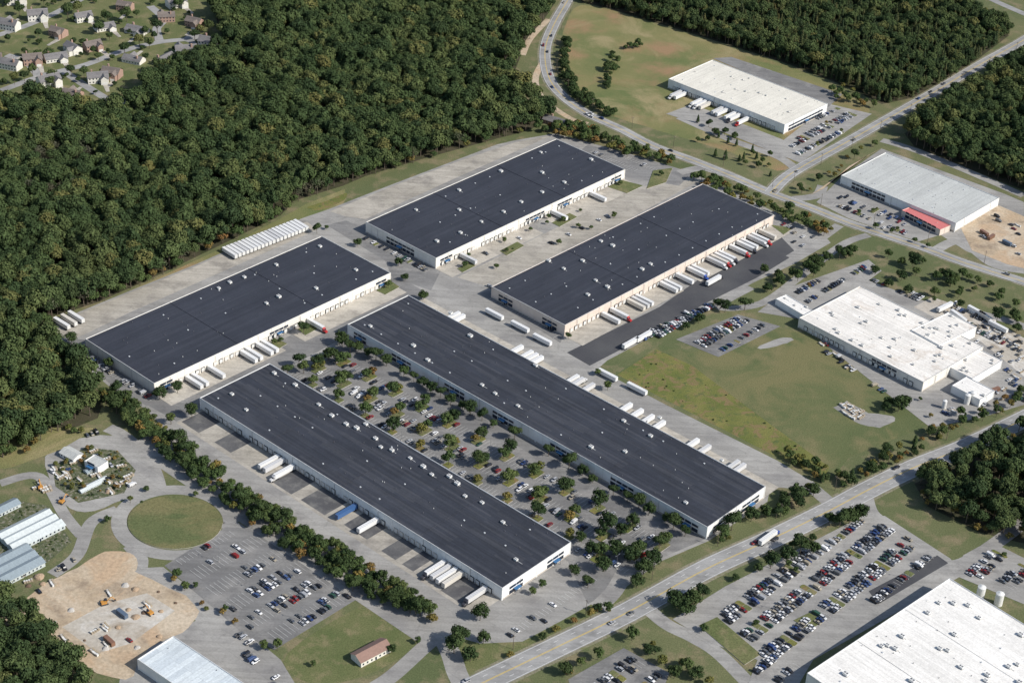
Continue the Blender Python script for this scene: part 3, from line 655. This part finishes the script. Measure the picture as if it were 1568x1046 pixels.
lot([(265,866),(345,815),(385,812),(545,912),(420,988),(385,970)],A,.05,fillfn=lambda p: .7 if ins(hot,p) else .06,lamp=18)
lot([(425,572),(500,548),(545,538),(1050,822),(1000,852),(955,885),(885,850),(860,825)],B,.36,tr=.95,tk='YGGYGD',ts=1.15,isl=9,q_off=1,lamp=16,iw=2.8)
lot([(745,985),(785,948),(880,880),(905,872),(915,892),(835,958)],A,.25,lines=True)
lot([(535,352),(560,348),(668,408),(650,425)],B,.5,tr=.4,tk='G',ts=.5)
lot([(738,458),(758,448),(868,508),(853,522)],B,.25)
lot([(895,226),(985,245),(1010,262),(955,262)],B,.12)
lot([(1185,340),(1200,333),(1262,362),(1225,385)],B,.25)
lot([(108,532),(138,542),(242,608),(222,622)],B,.4)
lot([(1215,445),(1330,400),(1345,412),(1300,430),(1235,470)],A,.85,tr=.2,ts=.6)
lot([(1040,520),(1130,485),(1190,502),(1100,543)],A,.8,tr=.3,ts=.6)
lot([(1200,228),(1225,205),(1275,162),(1325,178),(1228,245)],A,.75,tr=.4,ts=.5,iw=2)
lot([(1265,312),(1295,295),(1385,335),(1400,362),(1350,352)],B,.4,tr=.5,ts=.5,iw=2)
lot([(880,1038),(955,998),(1018,1032),(1000,1066),(890,1066)],A,.55,tr=.4,ts=.7,iw=2)
lot([(80,705),(120,678),(155,665),(120,672),(75,700)],A,.6)
lot([(270,925),(290,918),(400,985),(380,995)],B,.6,lines=False)
lot([(300,960),(320,955),(440,1040),(420,1060)],B,.5,lines=False)
lot([(170,985),(200,970),(225,985),(195,1000)],A,.5,lines=False)
lot([(1330,430),(1345,425),(1420,455),(1410,465)],B,.8,lines=False)
lot([(1440,470),(1460,460),(1568,530),(1568,590),(1530,560)],B,.5,lines=False)
lot([(1530,590),(1568,575),(1600,600),(1568,625)],B,.5,lines=False)
lot([(985,522),(1000,508),(1085,462),(1098,470),(1010,520)],A,.9,lines=False)
def row(p0,p1,sp,fill,h=None,fn=None):
    a=G(*p0);c=G(*p1);d=(c-a).normalized();q=Vector((-d.y,d.x,0)); n=int((c-a).length/sp)
    for i in range(n):
        if random.random()<fill: (fn or car)(a+d*sp*i,ang(q))
row((985,520),(1090,466),3.0,.9)
row((1000,508),(1060,478),3.0,.7)
row((352,392),(470,346),3.5,.98,fn=trailer)
row((120,672),(160,660),3,.7); row((750,440),(735,452),3,.6)
row((210,640),(235,655),3,.6); row((1265,540),(1370,612),3,.5)
row((95,500),(140,480),6,.5,fn=trailer)
row((830,380),(945,325),5,.3); row((700,410),(830,350),6,.3)
for (u,v,d,t) in [(757,486,B,0),(796,505,B,0),(830,525,B,0),(930,579,B,0),(975,600,B,0),(1092,434,A,1),(965,530,A,1),(985,520,A,0),(1175,828,A,1)]:
    p=G(u,v); trailer(p,ang(d),bool(t))
def traffic(P,n,off,offs=None):
    for i in range(n):
        k=random.randint(2,len(P)-3); d=(P[k+1]-P[k]).normalized(); q=Vector((-d.y,d.x,0)); s=random.choice((-1,1)); o=random.choice(offs or (off,))
        car(P[k]+q*s*o+d*random.uniform(0,3),ang(d)+(0 if s<0 else math.pi))
traffic(R1,8,2,(2,5.6)); traffic(R2,12,2.3); traffic(R3,7,2.3)
# ---------------------------------------------------------------- buildings
def building(name,cpx,h,roof,wall,units=(),docks=(),offices=(),seams=0,band=True,rnd_units=0,usz=1.0,base=0,trim='trim',stains=True):
    Lf,Tp,Rt,Bt=[G(u,v,h) for u,v in cpx]
    c=(Lf+Tp+Rt+Bt)/4; ea=((Tp-Lf)+(Rt-Bt))/2; eb=((Bt-Lf)+(Rt-Tp))/2
    Lx=eb.length; Ly=ea.length
    a1=ang(eb); a2=ang(ea)-math.pi/2; th=(a1*Lx+a2*Ly)/(Lx+Ly)
    e=bpy.data.objects.new(name,None); COL.objects.link(e); e.location=(c.x,c.y,0); e.rotation_euler=(0,0,th)
    MW=Matrix.Translation((c.x,c.y,0))@Matrix.Rotation(th,4,'Z')
    X=Lx/2;Y=Ly/2
    SD={'LR':((X,-Y),(0,1),(1,0),Ly),'LL':((-X,-Y),(1,0),(0,-1),Lx),'UR':((-X,Y),(1,0),(0,1),Lx),'UL':((-X,-Y),(0,1),(-1,0),Ly)}
    w=MB(); t=.35
    w.box(-X,X,-Y,-Y+t,base,h,wall); w.box(-X,X,Y-t,Y,base,h,wall); w.box(-X,-X+t,-Y+t,Y-t,base,h,wall); w.box(X-t,X,-Y+t,Y-t,base,h,wall)
    w.obj('walls',e)
    r=MB(); r.face([(-X+t,-Y+t,h-.35),(X-t,-Y+t,h-.35),(X-t,Y-t,h-.35),(-X+t,Y-t,h-.35)],roof); r.obj('roof',e)
    f=MB(); k=.08
    f.box(-X-k,X+k,-Y-k,-Y+t-.1,h+.002,h+.1,trim); f.box(-X-k,X+k,Y-t+.1,Y+k,h+.002,h+.1,trim); f.box(-X-k,-X+t-.1,-Y+t-.1,Y-t+.1,h+.002,h+.1,trim); f.box(X-t+.1,X+k,-Y+t-.1,Y-t+.1,h+.002,h+.1,trim)
    for i in range(seams):
        q=(i+1)/(seams+1)
        if Ly>Lx: f.box(-X+t,X-t,-Y+Ly*q-.2,-Y+Ly*q+.2,h-.35,h-.1,roof)
        else: f.box(-X+Lx*q-.2,-X+Lx*q+.2,-Y+t,Y-t,h-.35,h-.1,roof)
    f.obj('parapet_cap',e)
    def sbox(m,side,s0,s1,z0,z1,o0,o1,mat,mt=None):
        (ox,oy),(dx,dy),(nx,ny),L=SD[side]
        xs=[ox+dx*s0+nx*o0,ox+dx*s1+nx*o1]; ys=[oy+dy*s0+ny*o0,oy+dy*s1+ny*o1]
        m.box(xs[0],xs[1],ys[0],ys[1],z0,z1,mat,mt)
    pl=MB()
    for sd in SD:
        L=SD[sd][3]; n=max(2,int(L/12))
        for i in range(n+1):
            s=min(max(L*i/n,.3),L-.3); sbox(pl,sd,s-.3,s+.3,base,h-.02,.003,.18,wall)
        if band:
            for i in range(n):
                sbox(pl,sd,L*i/n+.62,L*(i+1)/n-.62,base,1.1,.004,.08,'wallb')
                sbox(pl,sd,L*i/n+L/n/2-.04,L*i/n+L/n/2+.04,1.15,h-.1,.004,.03,'wallb')
                sbox(pl,sd,L*i/n+.64,L*(i+1)/n-.64,h-.9,h-.7,.004,.05,'trim')
                if i%3==1: sbox(pl,sd,L*i/n+.7,L*i/n+.9,.3,h-.95,.09,.25,'trim')
    pl.obj('pilasters',e)
    for sd in docks:
        L=SD[sd][3]; d=MB(); s=7.0; n=0
        while s<L-7:
            if n%9==8:
                sbox(d,sd,s-.6,s+.6,.1,2.3,.09,.16,'door'); s+=6; n+=1; continue
            sbox(d,sd,s-1.6,s+1.6,1.0,4.1,.19,.5,'black' if random.random()<.6 else 'wallb'); sbox(d,sd,s-1.25,s+1.25,1.15,3.8,.51,.55,'door')
            sbox(d,sd,s-1.4,s-1.0,.5,1.0,.09,.35,'black'); sbox(d,sd,s+1.0,s+1.4,.5,1.0,.09,.35,'black')
            s+=4.6; n+=1
        d.obj('dock_doors',e)
    for sd,segs in offices:
        L=SD[sd][3]; d=MB()
        for s0,s1 in segs:
            s0*=L;s1*=L; n=max(1,int((s1-s0)/4)); w_=(s1-s0)/n
            for i in range(n):
                sbox(d,sd,s0+i*w_+.3,s0+(i+1)*w_-.3,1.0,3.4,.2,.26,'glass'); sbox(d,sd,s0+i*w_+.3,s0+(i+1)*w_-.3,4.6,6.2,.2,.26,'glass')
            m=(s0+s1)/2
            sbox(d,sd,m-1.2,m+1.2,.05,3.2,.3,.36,'glass'); sbox(d,sd,m-2.4,m+2.4,3.5,3.8,.2,2.4,'blue')
            sbox(d,sd,m-2.3,m-2.1,.1,3.5,2.0,2.2,'steel'); sbox(d,sd,m+2.1,m+2.3,.1,3.5,2.0,2.2,'steel')
        d.obj('office_windows',e)
    inv=MW.inverted(); u=MB(); loc=[inv@G(a,b_,h) for a,b_ in units]
    for i in range(rnd_units): loc.append(Vector((random.uniform(-X*.9,X*.9),random.uniform(-Y*.9,Y*.9),0)))
    for p in loc:
        s=random.uniform(.9,1.25)*usz; z=h-.34
        u.box(p.x-1.3*s,p.x+1.3*s,p.y-1.0*s,p.y+1.0*s,z,z+.3,'unitd'); u.box(p.x-1.25*s,p.x+1.25*s,p.y-.95*s,p.y+.95*s,z+.3,z+1.4*s,'unit')
        u.cyl((p.x-.55*s,p.y,z+1.4*s),(p.x-.55*s,p.y,z+1.4*s+.15),.42*s,.42*s,'unitd',10); u.cyl((p.x+.6*s,p.y,z+1.4*s),(p.x+.6*s,p.y,z+1.4*s+.15),.4*s,.4*s,'unitd',10)
        if random.random()<.6: u.box(p.x+1.3*s,p.x+random.uniform(2.5,5),p.y-.1,p.y+.1,z+.1,z+.25,'unit')
    nv=int(Lx*Ly/330)
    for i in range(nv):
        x=random.uniform(-X*.95,X*.95);y=random.uniform(-Y*.95,Y*.95); u.cyl((x,y,h-.35),(x,y,h+.3),.2,.2,random.choice(['unit','unitd','unitd']),6)
    if Lx*Ly>6000:
        n=int(max(Lx,Ly)/16)
        for i in range(n):
            for q in (-.72,0,.72):
                if random.random()<.6: continue
                a_=(-.5+(i+.5)/n)
                x,y=((a_*Lx,q*Y) if Lx>Ly else (q*X,a_*Ly)); u.box(x-.45,x+.45,y-.45,y+.45,h-.34,h+.05,'sky')
    if u.f: u.obj('rooftop_units',e)
    def frame(sd):
        (ox,oy),(dx,dy),(nx,ny),L=SD[sd]
        return (MW@Vector((ox,oy,0))),(MW.to_3x3()@Vector((dx,dy,0))),(MW.to_3x3()@Vector((nx,ny,0))),L
    return dict(e=e,MW=MW,frame=frame,L=(Lx,Ly))
def dock(bd,sd,spots,truckp=.25,cols=None):
    o,d,n,L=bd['frame'](sd)
    for t in spots:
        k=round((t*L-7)/4.6); s=7+4.6*k
        if s<5 or s>L-5: continue
        trailer(o+d*s+n*(7.9+.75),ang(n),random.random()<truckp,random.choice(cols) if cols else None)
def apron(bd,sd,s0,s1,dep,mat,z=.08,name='dock_apron',o0=.05):
    o,d,n,L=bd['frame'](sd)
    p=[o+d*s0*L+n*o0,o+d*s1*L+n*o0,o+d*s1*L+n*dep,o+d*s0*L+n*dep]
    poly(name,[(q.x,q.y) for q in p],z,mat,world=True)
B1=building('warehouse',[(135,519),(490,361),(599,418),(233,588)],9,'roofY','wall',[(490,378),(423,406),(374,425),(352,433),(335,442),(545,414),(484,442),(427,455),(408,465)],['LR'],[('LR',[(.02,.07),(.46,.54),(.93,.98)])],2)
B2=building('warehouse',[(565,341),(851,211),(954,260),(667,397)],9,'roofY','wall',[(637,322),(703,292),(767,263),(828,234),(703,322),(669,370),(737,340),(771,325),(830,295),(864,280),(830,265),(705,357),(798,310),(905,245)],['LR'],[('LR',[(.02,.08),(.45,.55),(.62,.7),(.92,.98)]),('LL',[(.3,.7)])],2)
B3=building('warehouse',[(755,441),(1078,278),(1177,331),(869,499)],9,'roofY','wallp',[(920,370),(938,377),(892,400),(840,400),(930,440),(983,413),(996,405),(912,430),(863,412),(900,452)],['LR'],[('LL',[(.1,.3),(.7,.9)])],2)
B4=building('warehouse',[(308,610),(412,555),(874,831),(768,900)],9,'roofX','wallw',[(420,572),(355,604),(377,628),(452,590),(508,637),(488,620),(530,650),(546,656),(575,672),(583,685),(600,690),(628,702),(648,715),(661,727),(688,730),(700,741),(712,760),(738,770),(790,857),(560,650),(770,800)],['LL'],[('LR',[(.1,.3),(.65,.9)]),('UR',[(.05,.12),(.3,.38),(.55,.62),(.85,.93)])],3)
B5=building('warehouse',[(530,497),(625,453),(1175,745),(1083,805)],9,'roofX','wallw',[(567,500),(633,530),(655,552),(720,515),(690,480),(738,590),(758,603),(793,622),(905,685),(957,692),(955,645),(1050,770),(1105,705),(996,668),(820,560),(1010,640)],['UR'],[('LL',[(.02,.06),(.14,.2),(.3,.36),(.44,.5),(.6,.66),(.76,.82),(.93,.98)]),('LR',[(.1,.35),(.6,.9)])],3)
apron(B4,'LL',0,1,58,'asph',.055,'truck_court')
for b_,m in ((B1,'conc'),(B2,'conc'),(B3,'conc')):
    apron(b_,'LR',.0,.46,17,m); apron(b_,'LR',.54,1,17,m)
apron(B4,'LL',0.005,.995,20.5,'conc2',.08)
for s0,s1 in ((.01,.075),(.13,.19),(.345,.41),(.44,.52),(.575,.65),(.70,.745),(.765,.80),(.885,.96)):
    apron(B4,'LL',s0,s1,random.uniform(16,20),'ramp',.08,'dock_ramp')
apron(B5,'UR',0,1,16,'conc')
print('sheets',SHEET[0],RSH[0])
dock(B1,'LR',[.12,.14,.2,.34,.36,.4,.42,.62],.2)
dock(B2,'LR',[.58,.8,.12],.1)
dock(B3,'LR',[.16,.2,.27,.29,.31,.42,.44,.5,.56,.58,.66,.68,.7,.72,.77,.8,.83,.86,.89,.93],.5)
dock(B4,'LL',[.29,.315,.335,.62,.83,.85,.87,.89,.95],.1); dock(B4,'LL',[.55],.0,[(.05,.12,.28)])
dock(B5,'UR',[.11,.13,.3,.33,.35,.37,.47,.49,.51,.62,.65,.68,.7,.8,.82,.9,.92],.1)
W6=building('distribution_building',[(1022,120),(1092,94),(1268,158),(1202,192)],9,'roofC','wallw',(),['LL'],[('LR',[(.1,.9)])],0,rnd_units=10,usz=.6)
dock(W6,'LL',[.12,.16,.3,.34,.38,.5,.54,.6,.64,.7],.3)
W7=building('industrial_building',[(1293,268),(1355,233),(1527,302),(1464,345)],8,'roofG','wallw',(),[],[('LL',[(.1,.4)])],0,usz=.6)
W7b=building('office_annex',[(1381,322),(1397,316),(1455,345),(1440,352)],5.5,'redroof','wallp',(),[],[('LL',[(.1,.9)])],0,band=False,trim='redroof')
W8=building('factory_building',[(1243,482),(1313,436),(1490,524),(1415,600)],8,'roofS','wall',(),['LL'],[('LL',[(.6,.8)])],0,rnd_units=30,usz=.8)
W8b=building('factory_wing',[(1395,505),(1455,478),(1492,500),(1440,530)],8.6,'roofS','wallw',(),[],[],0,rnd_units=8,usz=.7,band=False)
W8c=building('factory_wing',[(1430,548),(1470,518),(1530,552),(1490,582)],6.5,'roofS','wallw',(),[],[],0,rnd_units=8,usz=.7,band=False)
W8d=building('factory_wing',[(1458,590),(1480,577),(1524,598),(1500,612)],6,'roofW','wallw',(),[],[],0,rnd_units=1,usz=.7,band=False)
W8e=building('factory_wing',[(1190,458),(1205,450),(1250,480),(1238,488)],5,'roofW','wallw',(),[],[],0,rnd_units=3,usz=.6,band=False)
W9=building('large_retail_building',[(1225,1028),(1455,894),(1720,1040),(1490,1200)],11,'roofW','wallw',(),[],[('UL',[(.3,.45),(.7,.8)])],2,rnd_units=46,usz=1)
W10=building('metal_shed',[(207,1008),(268,975),(380,1050),(330,1090)],7,'roofB','wallw',(),[],[],0,band=False)
W11=building('garden_centre_building',[(127,705),(145,698),(167,705),(150,715)],5,'roofG','wallw',(),[],[('LL',[(.2,.8)])],0,band=False)
# ---------------------------------------------------------------- houses, sheds
def house_mesh(L,Wd,h,rh,roof,wall,wing=True,nm='house_mesh'):
    b=MB(); X=L/2;Y=Wd/2;e=.5
    b.box(-X,X,-Y,Y,0,h,wall)
    def gable(x0,x1,y0,y1,z,rh,axis):
        if axis=='x':
            m=(y0+y1)/2
            b.face([(x0-e,y0-e,z),(x1+e,y0-e,z),(x1+e,m,z+rh),(x0-e,m,z+rh)],roof); b.face([(x1+e,y1+e,z),(x0-e,y1+e,z),(x0-e,m,z+rh),(x1+e,m,z+rh)],roof)
            b.face([(x0,y0,z),(x0,m,z+rh*.95),(x0,y1,z)],wall); b.face([(x1,y1,z),(x1,m,z+rh*.95),(x1,y0,z)],wall)
        else:
            m=(x0+x1)/2
            b.face([(x0-e,y1+e,z),(x0-e,y0-e,z),(m,y0-e,z+rh),(m,y1+e,z+rh)],roof); b.face([(x1+e,y0-e,z),(x1+e,y1+e,z),(m,y1+e,z+rh),(m,y0-e,z+rh)],roof)
            b.face([(x0,y0,z),(x1,y0,z),(m,y0,z+rh*.95)],wall); b.face([(x1,y1,z),(x0,y1,z),(m,y1,z+rh*.95)],wall)
    gable(-X,X,-Y,Y,h+.01,rh,'x')
    if wing:
        b.box(X*.2,X*.9,-Y-4,-Y-.01,0,h-.3,wall); gable(X*.2,X*.9,-Y-4,Y*.2,h-.28,rh*.8,'y')
        b.box(X*.3,X*.8,-Y-4.06,-Y-4.01,.1,2.3,'door'); b.box(-X*.6,-X*.45,Y*.3,Y*.6,h,h+rh+1,'brick')
    for x in np.arange(-X+1.5,X-1,2.8):
        for s in (-1,1):
            b.box(x-.5,x+.5,s*(Y+.02),s*(Y+.06),1,2.2,'glass')
            if h>4: b.box(x-.5,x+.5,s*(Y+.02),s*(Y+.06),3.8,5,'glass')
    b.box(-.5,.5,-Y-.09,-Y-.07,.1,2.1,'glass')
    return b.mesh(nm)
HM=[house_mesh(17,10,5.4,3.6,'shA','siding'),house_mesh(15,10,5.4,3.4,'shB','brick'),house_mesh(18,11,3.2,3.2,'shA','siding'),house_mesh(16,9,5.4,3.8,'shA','siding')]
drv=MB(); zd=ZL(.07)
for (u,v) in [(17,105),(50,97),(85,92),(112,80),(142,76),(210,50),(255,32),(298,40),(322,72),(285,84),(252,96),(128,32),(25,5),(172,118),(150,125),(122,172),(112,152),(58,30),(370,50),(192,15),(90,55),(15,45),(-10,95),(75,130),(205,95),(160,45),(270,10)]:
    p=G(u,v); o=add('suburban_house',random.choice(HM),loc=p,rz=random.choice([.3,.6,-.3,1.2,2.8,3.4,-.7])+random.uniform(-.1,.1),sc=random.uniform(.95,1.15))
    d=Matrix.Rotation(o.rotation_euler.z,3,'Z'); q=[p+d@Vector(c) for c in ((3,-8,0),(8,-8,0),(7,-24,0),(4,-24,0))]
    zd+=.0012; drv.face([(a.x,a.y,zd) for a in q],'conc')
drv.obj('driveways')
add('small_brick_house',house_mesh(20,9,3.4,2.6,'brownroof','siding',False),loc=G(568,1003),rz=.75)
add('roadside_house',house_mesh(22,10,3.4,2.6,'shA','brick'),loc=G(852,190),rz=-.5)
GH=house_mesh(34,8,2.6,2.2,'film','film',False,'greenhouse_mesh'); GD=house_mesh(30,9,3.2,2.0,'filmd','film',False,'glasshouse_mesh')
for (u,v,s) in [(38,808,1),(47,816,1),(56,824,1),(148,740,.42),(138,747,.42)]: add('greenhouse',GH,loc=G(u,v),rz=.85,sc=s)
for (u,v,s) in [(12,858,.9),(22,868,.9),(32,878,.9),(0,785,.8),(145,718,.45)]: add('glasshouse',GD,loc=G(u,v),rz=.85,sc=s)
add('storage_shed',house_mesh(12,8,3,1.8,'roofG','wallw',False),loc=G(110,700),rz=-.6)
def tank(u,v,r,h):
    b=MB(); b.cyl((0,0,0),(0,0,h),r,r,'unit',20); b.cyl((0,0,h),(0,0,h+r*.35),r,r*.2,'unit',20); b.cyl((r+.1,0,0),(r+.1,0,h+.5),.08,.08,'steel',5)
    o=b.obj('storage_tank'); o.location=G(u,v)
for t in ((1480,618,2,7),(1488,614,2,7),(1500,915,2.4,8),(1528,925,2.4,8),(1445,625,1.5,6)): tank(*t)
# yard clutter
def mound(m,R=4,h=2.2):
    b=MB(); k=11; pr=[(R*rng.uniform(.8,1.2)*math.cos(2*math.pi*i/k),R*rng.uniform(.8,1.2)*math.sin(2*math.pi*i/k),0) for i in range(k)]
    for q,z in ((.7,.55),(.35,.9),(.08,1.0)):
        nx=[(x*q*rng.uniform(.9,1.1),y*q*rng.uniform(.9,1.1),h*z*rng.uniform(.9,1.1)) for x,y in [(R*math.cos(2*math.pi*i/k),R*math.sin(2*math.pi*i/k)) for i in range(k)]]
        b.hull(pr,nx,m,None,False); pr=nx
    return b.mesh('pile_mesh')
def container():
    b=MB(); b.box(-4,4,-1.2,1.2,.15,2.7,'paint')
    for i in range(13):
        for s in (-1,1): b.box(-3.8+i*.6,-3.55+i*.6,s*1.2,s*1.26,.3,2.6,'paint')
    b.box(4,4.06,-1.1,-.03,.3,2.6,'steel'); b.box(4,4.06,.03,1.1,.3,2.6,'steel'); return b.mesh('container_mesh')
def pallets():
    b=MB()
    for i in range(4):
        x=i*1.5-2.2; hh=rng.uniform(.6,1.7)
        for j in range(int(hh/.15)): b.box(x-.6,x+.6,-.5,.5,.02+j*.15,.12+j*.15,'wood')
        b.box(x-.55,x+.55,.7,1.7,.05,hh,random.choice(['unit','mulch','stone']))
    return b.mesh('pallet_mesh')
def excavator():
    b=MB(); b.box(-2,2,-1.4,-.9,0,.9,'chassis'); b.box(-2,2,.9,1.4,0,.9,'chassis'); b.box(-1.8,1.3,-1.3,1.3,1.0,2.0,'orange')
    b.box(.2,1.6,.2,1.25,2.0,3.1,'glass'); b.cyl((1.2,-.3,1.8),(4,-.3,4.2),.3,.25,'orange',6); b.cyl((4,-.3,4.2),(6,-.3,1.8),.25,.18,'orange',6); b.box(5.5,6.4,-.9,.3,1.0,1.8,'chassis'); return b.mesh('excavator_mesh')
PM=[mound('mud'),mound('stone',3,1.6),mound('mulch',2.4,1.4),mound('mud',5,2)]; CT=container(); PA=pallets(); EX=excavator()
def clutter(px,n,kinds):
    P=[G(*p) for p in px]; P=[(p.x,p.y) for p in P]; c=0
    xs=[p[0] for p in P]; ys=[p[1] for p in P]
    while c<n:
        p=(random.uniform(min(xs),max(xs)),random.uniform(min(ys),max(ys)))
        if not ins(P,p): continue
        c+=1; k=random.choice(kinds); r=random.choice([.72,.72+1.57])+random.uniform(-.2,.2)
        if k=='m': add('spoil_pile',random.choice(PM),loc=(*p,.1),rz=r,sc=random.uniform(.3,.8))
        elif k=='c': o=add('shipping_container',CT,loc=(*p,.2),rz=r); o.color=random.choice([(.5,.5,.5,1),(.22,.12,.08,1),(.10,.14,.2,1),(.6,.6,.58,1)])
        elif k=='p': add('pallet_stack',PA,loc=(*p,.2),rz=r,sc=random.uniform(.8,1.2))
        elif k=='v': car(Vector((*p,0)),r)
        elif k=='t': trailer(Vector((*p,0)),r)
clutter([(60,945),(110,912),(180,880),(290,925),(280,955),(190,1030),(110,1005)],26,'mmmpcvp')
clutter([(75,720),(130,686),(200,700),(205,745),(120,765)],30,'mpppv')
clutter([(-20,880),(60,880),(110,850),(120,870),(50,920),(-20,920)],18,'mmpv')
clutter([(60,720),(80,740),(70,760),(55,750)],6,'mp')
clutter([(1430,640),(1500,625),(1568,600),(1568,560),(1510,600)],18,'cppvv')
clutter([(1420,460),(1500,480),(1568,520),(1568,550),(1500,510)],24,'cppvvt')
clutter([(1280,625),(1300,618),(1330,635),(1340,640),(1310,643)],12,'pp')
clutter([(1480,355),(1530,330),(1568,345),(1568,400)],12,'pcvv')
clutter([(1265,520),(1310,560),(1300,565),(1255,525)],8,'pv')
for (u,v,r) in ((160,925,.5),(95,770,1.2),(62,748,2.0),(230,940,2.4)): add('excavator',EX,loc=G(u,v),rz=r)
b=MB(); b.cyl((0,0,0),(0,0,11),.17,.11,'bark',6); b.box(-1.3,1.3,-.08,.08,9.8,10,'bark')
for x in (-1.1,0,1.1): b.cyl((x,0,10),(x,0,10.25),.06,.06,'unit',5)
PO=b.mesh('pole_mesh')
for P,off in ((R1,12),(R2,9),(R3,9)):
    acc=0
    for i in range(1,len(P)):
        acc+=(P[i]-P[i-1]).length
        if acc>45:
            acc=0; d=(P[i]-P[i-1]).normalized(); q=Vector((-d.y,d.x,0)); p=P[i]+q*off; add('utility_pole',PO,loc=(p.x,p.y,0),rz=ang(q))
# ---------------------------------------------------------------- camera, light
cam=bpy.data.cameras.new('camera'); co=bpy.data.objects.new('camera',cam); COL.objects.link(co)
R_=Vector((1,0,0)); U_=Vector((0,math.sin(PITCH),math.cos(PITCH))); Fw=Vector((0,math.cos(PITCH),-math.sin(PITCH)))
cx=R_*math.cos(ROLL)+U_*math.sin(ROLL); cy=-R_*math.sin(ROLL)+U_*math.cos(ROLL)
m=Matrix((cx,cy,-Fw)).transposed().to_4x4(); m.translation=(0,0,H); co.matrix_world=m
cam.sensor_width=36; cam.lens=36*F/1568; cam.clip_start=10; cam.clip_end=40000; scene.camera=co
EL=math.radians(39); AZ=math.radians(-22)
Sd=Vector((math.cos(AZ)*math.cos(EL),math.sin(AZ)*math.cos(EL),math.sin(EL)))
sl=bpy.data.lights.new('sun','SUN'); sl.energy=5.0; sl.angle=math.radians(.5); sl.color=(1,.95,.87)
so=bpy.data.objects.new('sun',sl); COL.objects.link(so); so.rotation_euler=Sd.to_track_quat('Z','Y').to_euler(); so.location=(0,0,900)
w=bpy.data.worlds.new('World'); scene.world=w; w.use_nodes=True; nt=w.node_tree
sk=nt.nodes.new('ShaderNodeTexSky'); sk.sky_type='NISHITA'; sk.sun_disc=False; sk.sun_elevation=EL; sk.sun_rotation=math.atan2(Sd.x,Sd.y)
bg=nt.nodes['Background']; bg.inputs[1].default_value=.125; nt.links.new(sk.outputs[0],bg.inputs[0])
scene.view_settings.view_transform='Standard'; scene.view_settings.look='None'; scene.view_settings.exposure=0
